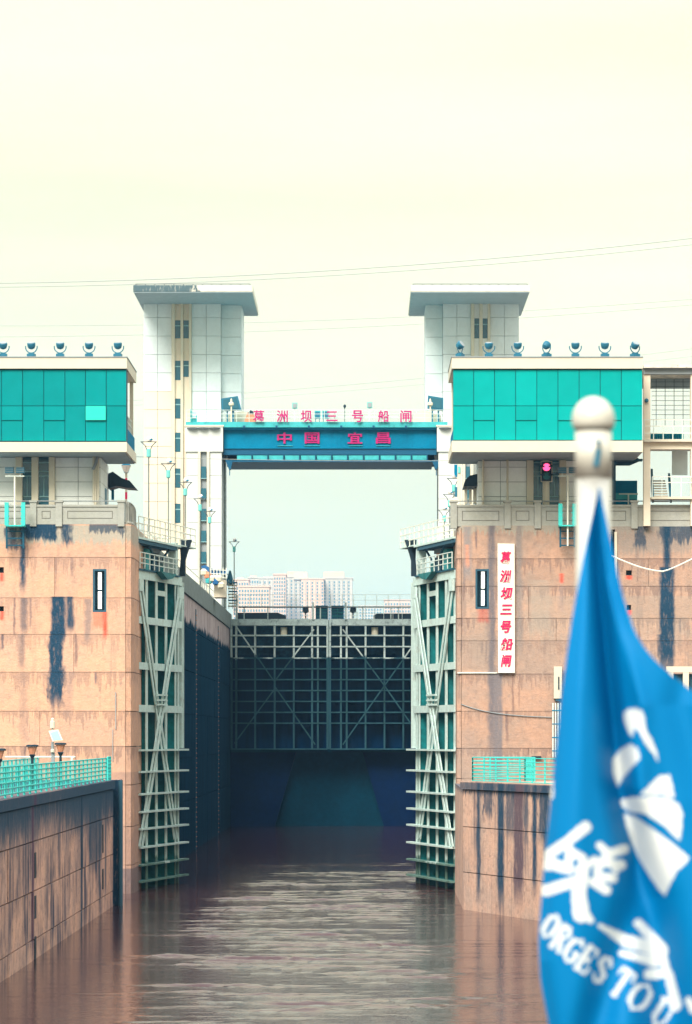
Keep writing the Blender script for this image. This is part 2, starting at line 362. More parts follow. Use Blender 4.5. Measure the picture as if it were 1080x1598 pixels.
# ---------------------------------------------------------------- water and ground
def water_mat():
    m = bpy.data.materials.new('brown_river_water'); m.use_nodes = True; nt = m.node_tree
    N = nt.nodes.new; L = nt.links.new; b = nt.nodes['Principled BSDF']
    b.inputs['Base Color'].default_value = (.048,.018,.018,1); b.inputs['Roughness'].default_value = .04; b.inputs['IOR'].default_value = 1.33; b.inputs['Specular IOR Level'].default_value = .36; b.inputs['Specular Tint'].default_value = (.86,.93,1,1)
    geo = N('ShaderNodeNewGeometry'); sp = N('ShaderNodeSeparateXYZ'); L(geo.outputs['Position'], sp.inputs[0])
    def nz(sc, vec, det, rot=0):
        mp = N('ShaderNodeMapping'); mp.inputs['Scale'].default_value = vec; mp.inputs['Rotation'].default_value = (0,0,rot)
        L(geo.outputs['Position'], mp.inputs[0])
        n = N('ShaderNodeTexNoise'); n.inputs['Scale'].default_value = sc; n.inputs['Detail'].default_value = det; n.inputs['Roughness'].default_value = .62
        L(mp.outputs[0], n.inputs['Vector']); return n.outputs[0]
    def mm(op, a, c):
        r = N('ShaderNodeMath'); r.operation = op
        for i, q in enumerate((a, c)):
            if isinstance(q, (int, float)): r.inputs[i].default_value = q
            else: L(q, r.inputs[i])
        return r.outputs[0]
    h = nz(5.0, (.5,1,1), 3, -.15)
    bn = N('ShaderNodeBump'); bn.inputs['Distance'].default_value = .02; bn.inputs['Strength'].default_value = .9
    L(h, bn.inputs['Height']); L(bn.outputs[0], b.inputs['Normal'])
    return m
wm = water_mat()
def water_mesh():
    xs = np.arange(-14.2, 14.21, .30); ys = np.arange(96, 345.1, .125)
    GX, GY = np.meshgrid(xs, ys); H = np.zeros_like(GX); rg = np.random.default_rng(5)
    def env(x, y):
        e = 1-np.clip((y-188-6*np.sin(x*.5))/70, 0, 1); e = .06+.94*e*e*(3-2*e)
        c = 1-np.clip((np.abs(x+1.8+1.2*np.sin(y*.05))-3.6)/4.2, 0, 1); c = .09+.91*c*c*(3-2*c)
        return e*c
    pat = np.zeros_like(GX)
    for i in range(14): pat += np.sin(GX*rg.uniform(.05,.35)*rg.choice([-1,1])+GY*rg.uniform(.12,.75)+rg.uniform(0,6.3))
    p2 = np.zeros_like(GX)
    for i in range(26): p2 += np.sin(GX*rg.uniform(.1,.9)*rg.choice([-1,1])+GY*rg.uniform(.9,3.4)+rg.uniform(0,6.3))
    pat = np.clip(.75+.18*pat, .15, 1.4)*np.clip(.62+.30*p2, .05, 2.2)
    for i in range(90):
        lam = .42*(4.0 ** rg.random()); th = rg.normal(0, .42)
        kx, ky = math.sin(th)*2*math.pi/lam, math.cos(th)*2*math.pi/lam
        sl = rg.uniform(.4, 1)*.026
        H += sl*lam/(2*math.pi)*np.sin(GX*kx+GY*ky+rg.uniform(0, 6.3))
    H *= env(GX, GY)*pat
    v = np.stack([GX, GY, WL+H], -1).reshape(-1, 3); nr, nc = GX.shape; ix = np.arange(nr*nc).reshape(nr, nc)
    f = np.stack([ix[:-1,:-1], ix[:-1,1:], ix[1:,1:], ix[1:,:-1]], -1).reshape(-1, 4)
    m = bpy.data.meshes.new('water'); m.from_pydata(v.tolist(), [], f.tolist()); m.materials.append(wm)
    m.polygons.foreach_set('use_smooth', [True]*len(m.polygons)); m.update()
    o = link('water', m); o['kind'] = 'structure'
water_mesh()
structure('water', MB().add([(-400,-60,WL),(400,-60,WL),(400,95.9,WL),(-400,95.9,WL)], [(0,1,2,3)]).add([(14.2,95.9,WL),(400,95.9,WL),(400,345,WL),(14.2,345,WL)], [(0,1,2,3)]), wm)
g = MB(); g.box(-3000,-13.75,218,347,TOPZ-1.2,TOPZ-.3); g.box(6.75,3000,218,347,TOPZ-1.2,TOPZ-.3); g.box(-3000,3000,347,4200,TOPZ-1.2,TOPZ-.35)
structure('ground', g, M_ground)

# ---------------------------------------------------------------- piers
def pier(label, px0, px1, d, m, zs_px, cols, holes_px, back, side):
    x0, x1 = X(px0,d), X(px1,d)
    t = thing('lock_pier', label, 'pier', ((x0+x1)/2, d, WL))
    core = MB()
    hx = [(X(a,d), X(b,d), Z(dd,d), Z(c,d)) for a,b,c,dd in holes_px]
    rs = [(x0, x1, WL-4, TOPZ)]
    part('core', MB().box(x0+.02, x1-.02, d+1.4, back, WL-4, TOPZ-.01), m, t)
    rs = [(x0+.02, x1-.02, WL-4, TOPZ-.01)]
    for h in hx: rs = subtract(rs, h)
    f = MB()
    for r in rs: f.box(r[0], r[1], d+.16, d+1.4, r[2], r[3])
    part('facing', f, M_pjoint, t)
    zs = [Z(p,d) for p in zs_px]
    grid_panels('concrete_panel', m, t, cols, zs, frontal(d), gap=.018, thick=.16, holes=hx, jit=.010)
    return t
rowsL = [818,870,933,990,1049,1110,1165,1225,1290,1350,1398]
colsets = [[-80,196],[-80,85,196],[-80,196],[-80,115,196],[-80,196],[-80,62,196]]
pL = pier('tall peach concrete lock pier with black water stains, left of the steel gate leaf', -80, 196, D1, M_pierL, rowsL,
     lambda j: [X(p,D1) for p in colsets[j%6]], [(145,166,888,955),(-2,6,885,894),(-2,6,946,954)], 217, 1)
# rounded right-hand corner of the left pier
cz = []
xs_ = [X(196,D1), X(203,D1+.25), X(208.5,D1+.9), X(211.5,D1+2.1)]
for j in range(len(rowsL)-1):
    z0, z1 = Z(rowsL[j+1],D1)+.018, Z(rowsL[j],D1)-.018
    mb = MB(); pts = [(X(196,D1)+.015,D1), (X(204,D1),D1+.15), (X(209,D1+1),D1+.8), (X(212,D1+2.5),D1+2.5), (X(212,D1+2.5),D1+22), (X(196,D1)+.015,D1+22)]
    n = len(pts); mb.add([(x,y,z0) for x,y in pts]+[(x,y,z1) for x,y in pts], [tuple(range(n)),tuple(range(2*n-1,n-1,-1))]+[(k,(k+1)%n,n+(k+1)%n,n+k) for k in range(n)])
    part('corner_block', mb, M_pierL, pL)
rowsR = [820,872,915,965,1000,1052,1110,1168,1215,1280,1340,1405]
colR = [[720,900,1160],[720,1012,1160],[720,825,1160],[720,868,1160],[720,925,1160]]
pR = pier('peach concrete lock pier with vertical sign board and grey streaks, on the right', 720, 1160, DR, M_pierR, rowsR,
     lambda j: [X(p,DR) for p in colR[j%5]], [(742,763,888,950),(977,986,890,898),(978,985,944,952),(953,960,826,1300)], 217, -1)
for j in range(len(rowsR)-1):
    z0, z1 = Z(rowsR[j+1],DR)+.018, Z(rowsR[j],DR)-.018
    mb = MB(); pts = [(X(720,DR)-.015,DR), (X(713.5,DR),DR+.15), (X(711.5,DR+1),DR+1), (X(711,DR+3),DR+3), (X(711,DR+3),DR+20), (X(720,DR)-.015,DR+20)]
    n = len(pts); mb.add([(x,y,z0) for x,y in pts]+[(x,y,z1) for x,y in pts], [tuple(range(n)),tuple(range(2*n-1,n-1,-1))]+[(k,(k+1)%n,n+(k+1)%n,n+k) for k in range(n)])
    part('corner_block', mb, M_pierR, pR)

def slot(px0,px1,py0,py1,d,tubes,label):
    t = thing('slot_window', label, 'window', P((px0+px1)/2,py1,d))
    part('recess', MB().pbox(px0,px1,py0,py1,d+1.0,.1), M_navy, t)
    w = .10; f = MB()
    x0,x1,z0,z1 = X(px0,d),X(px1,d),Z(py1,d),Z(py0,d)
    f.box(x0,x0+w,d-.02,d+1,z0,z1); f.box(x1-w,x1,d-.02,d+1,z0,z1); f.box(x0+w,x1-w,d-.02,d+1,z0,z0+w); f.box(x0+w,x1-w,d-.02,d+1,z1-w,z1)
    part('frame', f, M_navy, t)
    for a,b,c,e in tubes: part('light_tube', MB().pbox(a,b,c,e,d+.25,.15), M_tube, t)
slot(145,166,888,955,D1,[(153,158.5,893,920),(153,158.5,923,950)],'dark slot window with two white tubes in the left pier face')
slot(742,763,888,950,DR,[(751,756.5,892,918),(751,756,921,945)],'dark slot window with two white tubes left of the vertical sign')
for a,b,c,e,d,l in ((-2,6,885,894,D1,'small square rusty drain hole at left edge, upper one'),(-2,6,946,954,D1,'small square rusty drain hole at left edge, lower one'),
                    (977,986,890,898,DR,'small square drain hole right of the flag pole, upper one'),(978,985,944,952,DR,'small square drain hole right of the flag, lower one')):
    single('drain_hole', MB().pbox(a,b,c,e,d+.3,.2), M_black, l, 'drain hole')

# parapets with posts and sunk panels
def parapet(label, posts, px0, px1, d, m_top=785, m_bot=820):
    zb = TOPZ; zt = Z(m_top+6,d)
    t = thing('parapet', label, 'parapet wall', ((X(px0,d)+X(px1,d))/2, d, zb))
    edges = [px0] + [q for p in posts for q in (p-5, p+5)] + [px1]
    for p in posts:
        mb = MB().box(X(p-5,d), X(p+5,d), d-.12, d+.35, zb-.12, Z(m_top-1,d)); mb.box(X(p-5,d)-.05, X(p+5,d)+.05, d-.17, d+.4, Z(m_top-1,d), Z(m_top-4,d))
        part('post', mb, M_parapet, t)
    for a, b in zip(edges[::2], edges[1::2]):
        if b-a < 3: continue
        xa, xb = X(a,d)+.01, X(b,d)-.01
        part('wall_panel', MB().box(xa, xb, d, d+.25, zb, zt), M_parapet, t)
        part('cap', MB().box(xa, xb, d-.06, d+.31, zt+.004, zt+.12), M_parapet, t)
        if xb-xa > .7:
            ins = MB(); i0, i1, j0, j1 = xa+.28, xb-.28, zb+.32, zt-.22; w = .035
            for q in ((i0,i1,j0,j0+w),(i0,i1,j1-w,j1),(i0,i0+w,j0+w,j1-w),(i1-w,i1,j0+w,j1-w)): ins.box(q[0],q[1],d-.015,d,q[2],q[3])
            part('panel_moulding', ins, M_parline, t)
        part('handrail', MB().tube((xa,d+.1,zt+.33),(xb,d+.1,zt+.33),.03), M_joint, t)
    return t
parapet('grey rendered parapet with posts along the top of the left pier', [-30,52,92,189], -80, 196, D1)
parapet('grey rendered parapet with posts along the top of the right pier', [704+4,792,839,990,1100], 712, 1160, DR)
# curved return of the left parapet
t = thing('parapet_return', 'curved grey balustrade turning the corner above the left pier', 'balustrade', (X(205,D1),D1+1,TOPZ))
for k in range(9):
    a = k/8; px = 197+14*math.sin(a*1.5); y = D1+.3+a*a*7
    part('baluster', MB().bar((X(px,y),y,TOPZ),(X(px,y),y,TOPZ+1.25-.1*a),.12), M_parapet, t)
pts = [(X(197+14*math.sin(k/8*1.5),D1+.3+(k/8)**2*7), D1+.3+(k/8)**2*7, TOPZ+1.25-.1*k/8) for k in range(9)]
part('handrail', MB().path(pts,.06), M_parapet, t)
part('kerb', MB().path([(p[0],p[1],TOPZ+.1) for p in pts],.12), M_parapet, t)

# ---------------------------------------------------------------- guide walls
t = thing('guide_wall', 'stained low concrete guide wall running toward the camera, lower left', 'wall', (-16, 150, WL))
GLx = -13.0
part('core', MB().box(-60, GLx-.2, 60, 183.5, WL-4, DECK-.02), M_guideL, t)
zs = [DECK-.45, -4.15, -6.1, -8.0, -10.5]
def cyl(j):
    base = [60, 84, 108, 118, 127.5, 137, 148, 160.8, 169, 176, 181]
    return base if j%2 == 0 else [60, 84, 108, 118, 127.5, 137, 142, 160.8, 173, 181]
grid_panels('concrete_panel', M_guideL, t, cyl, zs, lambda u,w,z: (GLx-w, u, z), gap=.05, thick=.2, jit=.02)
part('coping', MB().box(-14.0, GLx+.1, 60, 181, DECK-.42, DECK), M_guideL, t)
part('end_column', MB().box(-13.9, GLx+.25, 181.6, 183.8, WL-4, DECK+.02), M_guideL, t)
for y, zr in ((138,((-4.6,-5.6),(-6.3,-7.2),(-7.9,-9))),(173.6,((-4.4,-5.8),(-6.6,-7.6)))):
    for a, b in zr: part('mooring_recess', MB().box(GLx-.02, GLx+.025, y-.35, y+.35, b, a), M_black, t)
part('end_pipe', MB().tube((GLx+.35,181.2,WL-2),(GLx+.35,181.2,DECK),.12), M_navy, t)

t = thing('guide_wall', 'peach concrete guide wall with black vertical streaks below the turquoise railing, right', 'wall', (8, 171, WL))
A = Vector((4.95, 177.5)); B = Vector((11.0, 157.4)); u_ = (B-A).normalized(); n_ = Vector((-u_.y, u_.x))   # n_ points behind
if n_.y < 0: n_ = -n_
def gr(u, w, z): p = A+u_*u+n_*w; return (p.x, p.y, z)
LR = (B-A).length
core = MB().box(.12, LR, .2, 24, WL-4, DECK-.02).xf(lambda v: gr(v.x, v.y, v.z)); part('core', core, M_guideR, t)
grid_panels('concrete_panel', M_guideR, t, lambda j: [0, 2.6, 6.2, 9.4, 13, LR] if j%2 else [0, 4.4, 9.4, 12, LR], [DECK-.42, -4.6, -6.9, -10.5], gr, gap=.045, thick=.2, jit=.015)
part('coping', MB().box(-.1, LR, -.12, 1.2, DECK-.40, DECK).xf(lambda v: gr(v.x, v.y, v.z)), M_guideR, t)
part('side_panel', MB().add([(4.95,177.7,WL-4),(5.05,197,WL-4),(5.05,197,DECK-.4),(4.95,177.7,DECK-.4),(6.5,180,WL-4),(6.5,196.9,WL-4),(6.5,196.9,DECK-.4),(6.5,180,DECK-.4)],
     [(0,1,2,3),(4,5,6,7),(0,3,7,4),(1,2,6,5),(3,2,6,7),(0,1,5,4)]), M_guideR, t)

# ---------------------------------------------------------------- railings
def railing(label, pts, h, step, levels, m, r=.035, rr=.025, name='railing', cat='railing', posts=True, balusters=None):
    pts = [Vector(p) for p in pts]
    t = thing(name, label, cat, pts[0])
    for i, (a, b) in enumerate(zip(pts, pts[1:])):
        n = max(1, round((b-a).length/step))
        for k in range(n+1 if i == len(pts)-2 else n):
            p = a.lerp(b, k/n)
            part('post', MB().tube(p, p+Vector((0,0,h)), r, 6), m, t)
        if balusters:
            n = max(1, round((b-a).length/balusters)); mb = MB()
            for k in range(n): p = a.lerp(b, (k+.5)/n); mb.tube(p+Vector((0,0,.1)), p+Vector((0,0,h)), .016, 4)
            part('balusters', mb, m, t, stuff=True)
    for lv in levels:
        part('rail', MB().path([p+Vector((0,0,h*lv)) for p in pts], rr, 6), m, t)
    return t
railing('turquoise railing on the coping of the lower left guide wall', [(GLx-.2,100,DECK),(GLx-.2,178.5,DECK)], 1.15, 2.4, [.12,.3,.48,.65,.82,1], M_teal, .045, .035, balusters=.8)
railing('turquoise railing along the inner side of the left guide wall deck', [(-15.6,120,DECK),(-16.9,181,DECK)], 1.15, 2.4, [.12,.34,.56,.78,1], M_teal, .04, .03, balusters=.8)
railing('turquoise gate panel at the end of the left guide wall', [(GLx-.2,179.6,DECK),(GLx-.2,181.6,DECK)], 1.2, .6, [.1,.25,.4,.55,.7,.85,1], M_teal, .045, .035)
single('white_pipe', MB().path([(-18.6,181,-1.1),(-15.0,181,-1.1),(-14.9,178,-1.15),(-14.9,178,DECK)],.05), M_railc, 'white pipe barrier behind the left turquoise railing', 'pipe')
railing('turquoise railing on top of the right guide wall', [gr(.35,.4,DECK),gr(.35,3.2,DECK)], 1.2, .9, [.1,.25,.4,.55,.7,.85,1], M_teal, .04, .03)
railing('turquoise railing in front of the right pier base', [gr(.35,.4,DECK),gr(13,.4,DECK)], 1.2, 1.7, [.03,.2,.36,.52,.68,.84,1], M_teal, .04, .028)
railing('short turquoise railing panel beside the corner, right guide wall', [gr(.35,3.2,DECK),gr(2.4,3.0,DECK)], 1.2, .35, [.1,.4,.7,1], M_teal, .04, .028)

# ---------------------------------------------------------------- chamber
CXL, CXR = -13.1, 6.4
def chamber_wall(x, sgn, label):
    t = thing('chamber_wall', label, 'wall', (x, 280, WL))
    part('core', MB().box(min(x,x+sgn*.6)+ (0 if sgn>0 else 0)+ .16*(1 if sgn>0 else 0), max(x,x+sgn*.6)-.16*(1 if sgn<0 else 0), 213, 345, WL-4, TOPZ-1.0), M_chamber, t)
    ys = [213,226,239,252,265,278,291,304,317,330,341]
    grid_panels('concrete_panel', M_chamber, t, ys, [TOPZ-1.45, 8.0, 4.8, 1.6, -1.6, -4.8, -9.5], lambda u,w,z: (x+sgn*w, u, z), gap=.05, thick=.16, jit=.02)
    for a, b in zip(ys, ys[1:]):
        part('coping_block', MB().box(min(x-sgn*.12,x+sgn*.5), max(x-sgn*.12,x+sgn*.5), a+.02, b-.02, TOPZ-1.42, TOPZ), M_coping, t)
    return t
chamber_wall(CXL, -1, 'long left chamber wall with pink stained top and dark wet lower part')
chamber_wall(CXR, 1, 'right chamber wall mostly hidden behind the right gate leaf')
lw = [o for o in C.objects if o.name == 'chamber_wall'][0]
for y in (236, 271, 312):
    part('ladder_recess', MB().box(CXL-.01, CXL+.03, y-.4, y+.4, WL, TOPZ-2), M_leafn, lw)
    rg_ = MB()
    for k in range(48): rg_.box(CXL+.032, CXL+.08, y-.3, y+.3, WL+.2+k*.38, WL+.26+k*.38)
    part('rungs', rg_, M_rust, lw, stuff=True)
# sill wall below the far gate
DS = 342.0
t = thing('sill_wall', 'dark wet sill wall under the far lock gate', 'wall', (-3.5, DS, WL))
part('face', MB().box(-13.1, 6.4, DS, DS+3, WL-4, Z(1172,DS)), M_sill, t)
zt, zb = Z(1174,DS-1), WL-2
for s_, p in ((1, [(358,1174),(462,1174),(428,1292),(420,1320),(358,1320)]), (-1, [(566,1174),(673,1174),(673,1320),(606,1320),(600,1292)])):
    part('side_wedge', MB().prism([(X(a,DS-1.2),Z(b,DS-1.2)) for a,b in p], DS-1.2, DS-.01), M_sill2, t)
part('sill_edge', MB().box(-13.1, 6.4, DS-1.6, DS, Z(1174,DS), Z(1168,DS)), M_sill, t)

# ---------------------------------------------------------------- far mitre gate
DG_ = 338.5
def far_leaf(pa, pb, label, rowsx, diag, drum):
    t = thing('lock_gate_leaf', label, 'lock gate', (X((pa+pb)/2,DG_), DG_, Z(1170,DG_)))
    def B_(m, n, px0,px1,py0,py1,d,dep): part(n, MB().pbox(px0,px1,py0,py1,d,dep), m, t)
    B_(M_fskin,'skin_plate',pa,pb,976,1170,DG_+1.6,.2)
    B_(M_fgate,'top_girder',pa,pb,966,976,DG_,1.8)
    for py in (991.5,1009,1027,1043.5,1060.5,1077.5,1094.5,1111.5,1128.5,1169):
        B_(M_fgate,'girder',pa+.5,pb-.5,py-1.0,py+1.0,DG_,1.6)
    for px in rowsx:
        B_(M_fgate,'rib',px-1.4,px+1.4,976,1169,DG_+.12,1.2)
    for (x0,y0,x1,y1) in diag:
        part('brace', MB().bar(P(x0,y0,DG_+.02),P(x1,y1,DG_+.02),.13,.10,(0,1,0)), M_fgate, t)
    part('drum', MB().tube(P(drum,979,DG_+.9),P(drum,991,DG_+.9),.32,12), M_white, t)
    return t
fl = far_leaf(359,511,'left leaf of the far dark mitre gate with pale horizontal girders', [361,368.5,398,428.5,458.5,487,496], [(362,968,427,1062),(490,982,428,1064),(428,1076,366,1160),(428,1070,492,1162)], 443)
fr = far_leaf(515,672,'right leaf of the far dark mitre gate with pale horizontal girders', [532,541,570.5,600,629.5,659,668], [(535,982,600,1070),(664,980,600,1070),(600,1070,535,1162),(600,1070,664,1162)], 585)
single('gate_post', MB().pbox(509.5,512.2,967,1169,DG_-.35,.5).pbox(513.8,516.5,967,1169,DG_-.35,.5).pbox(512.2,513.8,970,1169,DG_,.4), M_fgate, 'pale vertical mitre post where the two far leaves meet', 'gate post')
# deck of the far gate
t = thing('gate_walkway', 'pale walkway and thin pipe frame on top of the far gate', 'walkway', (X(513,DG_),DG_,Z(966,DG_)))
part('upper_beam', MB().pbox(372,641,946.5,948.5,DG_,.15), M_thin, t)
for px in (369,381,418,487.5,500,539,566,610,622):
    part('post', MB().pbox(px-.9,px+.9,947,967,DG_,.15), M_fgate, t)
part('post', MB().pbox(369-1.5,369+1.8,928,967,DG_-.2,.3), M_fgate, t); part('post', MB().pbox(487,490,940,967,DG_-.2,.3), M_fgate, t); part('post', MB().pbox(538,541,940,967,DG_-.2,.3), M_fgate, t)
for a,b,l in ((371,446,'long dark machine housing lying on the left half of the far gate'),(582,660,'long dark machine housing lying on the right half of the far gate')):
    lz = 1 if a < 500 else -1
    po = [(a,956),(b-12,956),(b-5,959),(b,960),(b,970),(b-6,970),(b-7,967),(a,967)] if lz > 0 else [(b,957),(b,967),(a+7,967),(a+7,970),(a+1,970),(a+1,960),(a+7,957)]
    single('machine_housing', MB().prism([(X(x,DG_),Z(y,DG_)) for x,y in po], DG_+.2, DG_+1.4), M_black, l, 'machine')
for a,b,l in ((492.5,511.5,'left dark panel box above the mitre post of the far gate'),(517,536.5,'right dark panel box above the mitre post of the far gate')):
    t = thing('panel_box', l, 'panel box', P((a+b)/2,967,DG_))
    mb = MB().pbox(a,b,945,967,DG_+.3,.5); part('box', mb, M_leafn, t)
    for k in range(3): part('slat', MB().pbox(a+1,b-1,951+k*5,951.7+k*5,DG_+.2,.09), M_leafd, t)
    part('slat', MB().pbox((a+b)/2-.3,(a+b)/2+.3,946,966,DG_+.19,.09), M_leafd, t)
for px,l in ((477,'dark floodlight with small frame on the left far gate leaf'),(551,'dark floodlight with small frame on the right far gate leaf')):
    t = thing('gate_floodlight', l, 'floodlight', P(px,967,DG_))
    part('head', MB().lathe([(.1,0),(.32,.1),(.28,.55),(.12,.62)],10,P(px,957,DG_+.4)), M_black, t)
    part('stand', MB().bar(P(px,967,DG_+.4),P(px,957,DG_+.4),.12), M_black, t)
    fr_ = MB()
    for q in range(4): fr_.pbox(px-7+q*4.5,px-6.4+q*4.5,954,967,DG_+.2,.05)
    for q in (955,960,965): fr_.pbox(px-7,px+7,q,q+.6,DG_+.15,.05)
    part('cage', fr_, M_rail, t)
railing('thin pale mesh railing across the far gate in front of the city', [P(372,947,DG_+3),P(642,947,DG_+3)], Z(928,DG_+3)-Z(947,DG_+3), 1.1, [0.05,.55,1], M_railc, .022, .018)
railing('thin pipe railing on the right half of the far gate deck', [P(556,967,DG_-.1),P(642,967,DG_-.1)], 1.2, .95, [.5,1], M_rail, .022, .02)

# ---------------------------------------------------------------- near gate leaves (swung open)
def leaf(mirror, label):
    sA, sB = (212, 287) if not mirror else (712, 642)
    d0, d1 = 200.0, 211.0
    a = Vector((X(sA,d0), d0)); b = Vector((X(sB,d1), d1)); e = (b-a); Ln = e.length; e.normalize()
    n = Vector((e.y, -e.x)) if not mirror else Vector((-e.y, e.x))     # towards the chamber
    zc = lambda py: Z(py, 205.5)
    def fr(v): p = a+e*v.x+n*v.y; return (p.x, p.y, v.z)
    def at(px):      # u of a pixel column of the left leaf (mirrored for the right)
        q = px if not mirror else None
        return (px-212)/75*Ln*1.0
    t = thing('steel_gate_leaf', label, 'lock gate', (a.x, a.y, WL))
    def PB(name, m, u0,u1,w0,w1,z0,z1): return part(name, MB().box(u0,u1,w0,w1,z0,z1).xf(fr), m, t)
    # skin made of plates
    us = [at(p) for p in (212,228,243,258,273,285)]
    rows = [905,971,1041,1106,1170,1203,1237,1264,1290,1318,1345,1370,1391,1415]
    for i in range(5):
        for j in range(len(rows)-1):
            dk = (i == 2 and j == 0) or rnd.random() < .12  # navy plates put the shading between the ribs into colour
            PB('skin_plate', M_leafn if dk else M_leafd, us[i]+.01, us[i+1]-.01, -1.0, -.62, zc(rows[j+1])+.01, zc(rows[j])-.01)
    # ribs: web and pale flange
    for p in (214,228,243,258,273,277.5):
        u = at(p); top = 905; w = .42 if p < 270 else .3
        PB('rib_web', M_leafd, u-.03, u+.03, -.60, -.03, zc(1412), zc(906))
        PB('rib_flange', M_leaf, u-w/2, u+w/2, -.03, .03, zc(1412), zc(906))
    PB('end_post', M_leaf, at(283.2), at(284.6), -.5, .02, zc(1168), zc(903))
    PB('end_post', M_leaf, at(286), at(286.9), -.5, .02, zc(1168), zc(903))
    ru = MB()
    for k in range(62): z = zc(1168)+k*(zc(905)-zc(1168))/61; ru.box(at(284.6), at(286), -.2, -.15, z, z+.04)
    part('ladder_rungs', ru.xf(fr), M_leaf, t, stuff=True)
    # broad upper girders
    for y0, y1 in ((896,909),(966,977),(1036,1047),(1101,1112)):
        PB('girder', M_leaf, 0, at(281.5), .035, .10, zc(y1), zc(y0))
        PB('girder_web', M_leafd, 0, at(281.5), -.6, .03, zc((y0+y1)/2)-.02, zc((y0+y1)/2)+.02)
    PB('cross_tie', M_leaf, at(243.3), at(257.7), -.03, .02, zc(930), zc(922))
    # lower shelf girders stand proud of the leaf
    for j, y in enumerate((1170,1203,1237,1264,1290,1318,1345,1370,1391)):
        PB('shelf_girder', M_leaf, -.1, at(286), .035, .36, zc(y+1.8), zc(y-1.0))
        PB('shelf_web', M_leafd, 0, at(284), -.6, .03, zc(y+1), zc(y-1))
    # crossed double tie rods
    def rod(p0, y0, p1, y1, off):
        q = MB().bar((at(p0-2.5),.14+off,zc(y0)),(at(p1-2.5),.14+off,zc(y1)),.30,.05,(0,1,0)).xf(fr); part('tie_rod', q, M_leaf, t)
    for off, dx in ((0,-2.3),(0,2.3)):
        rod(217.5+dx, 920, 272+dx, 1310, .02); rod(277+dx, 926, 216+dx, 1318, .09)
    for y in (1085,1093,1100):
        part('rod_clamp', MB().bar((at(236),.3,zc(y)),(at(252),.3,zc(y)),.09,.1).xf(fr), M_leaf, t)
    for p, y in ((216,916),(278,918)):
        part('rod_anchor', MB().box(at(p-4.5), at(p+1.5), .11, .26, zc(y+12), zc(y-6)).xf(fr), M_leaf, t)
    # upper deck
    PB('upper_post', M_leaf, at(271), at(275), -.35, .1, zc(897), zc(842))
    PB('upper_deck', M_leaf, -.3, at(276), -1.6, .25, zc(849), zc(846))
    PB('deck_underside', M_navy, -.3, at(271), -1.5, .2, zc(855), zc(849.3))
    PB('lower_deck', M_leafn, 0, at(276), -1.6, .2, zc(896), zc(894))
    if not mirror: PB('shade_backdrop', M_navy, 0, at(271), -1.55, -1.4, zc(894), zc(855))  # dark sheet added to stand for the shade behind the machinery
    for q, (p0,p1,y0,y1,m) in enumerate(((240,247,858,893,M_bridge2),(246,262,854,862,M_joint),(250,262,868,893,M_leafn),(256,270,863,880,M_joint) if not mirror else (252,258,858,880,M_rust),(262,268,876,894,M_leafd))):
        PB('machine_block', m, at(p0), at(p1), -1.2, -.5, zc(y1), zc(y0))
    part('strut', MB().bar((at(236),-.2,zc(853)),(at(246),-.2,zc(872)),.1).bar((at(268),-.2,zc(853)),(at(258),-.2,zc(872)),.1).xf(fr), M_navy, t)
    # hinge bracket under the deck
    pb = [(at(238),zc(894)),(at(262),zc(894)),(at(256),zc(902)),(at(248),zc(905))]
    part('bracket', MB().prism([(x,z) for x,z in pb], .12, .5).xf(lambda v: fr(Vector((v.x,v.y,v.z)))), M_leafd, t)
    # dark funnel-shaped fender at the free end
    cx = 291 if not mirror else 641
    dd = 211.2; sg_ = 1 if not mirror else -1
    fp = [(281,843),(299.5,843),(292.5,864),(289.5,875),(289.5,899),(280.5,899),(282.5,873)]
    fp = [(X(x if not mirror else 931-x,dd), Z(y,dd)) for x, y in fp]
    part('funnel_fender', MB().prism(fp, dd-.5, dd+.3), M_black, t)
    # railings: their posts and rails belong to the leaf
    def rl(u0,u1,w,zlo,zhi,nr,np_,m):
        for k in range(np_+1):
            u = u0+(u1-u0)*k/np_; part('rail_post', MB().box(u-.05,u+.05,w-.02,w+.02,zlo,zhi).xf(fr), m, t)
        for k in range(nr):
            z = zhi-(zhi-zlo)*k/nr; part('rail', MB().box(u0,u1,w-.02,w+.03,z-.025,z+.025).xf(fr), m, t)
    rl(-.2, at(300), .22, zc(846), zc(815), 3, 11, M_railc)
    rl(0.1, at(271), .22, zc(893), zc(869), 3, 8, M_rail)
    rl(-.2, at(300), -1.5, zc(846), zc(815), 2, 11, M_railc)
    PB('deck_end', M_leaf, at(276), at(301), -1.5, .25, zc(846.5), zc(844.5))
    return t
leaf(False, 'pale green steel gate leaf with crossed tie rods, open against the left wall')
leaf(True, 'pale green steel gate leaf with crossed tie rods, open against the right pier')

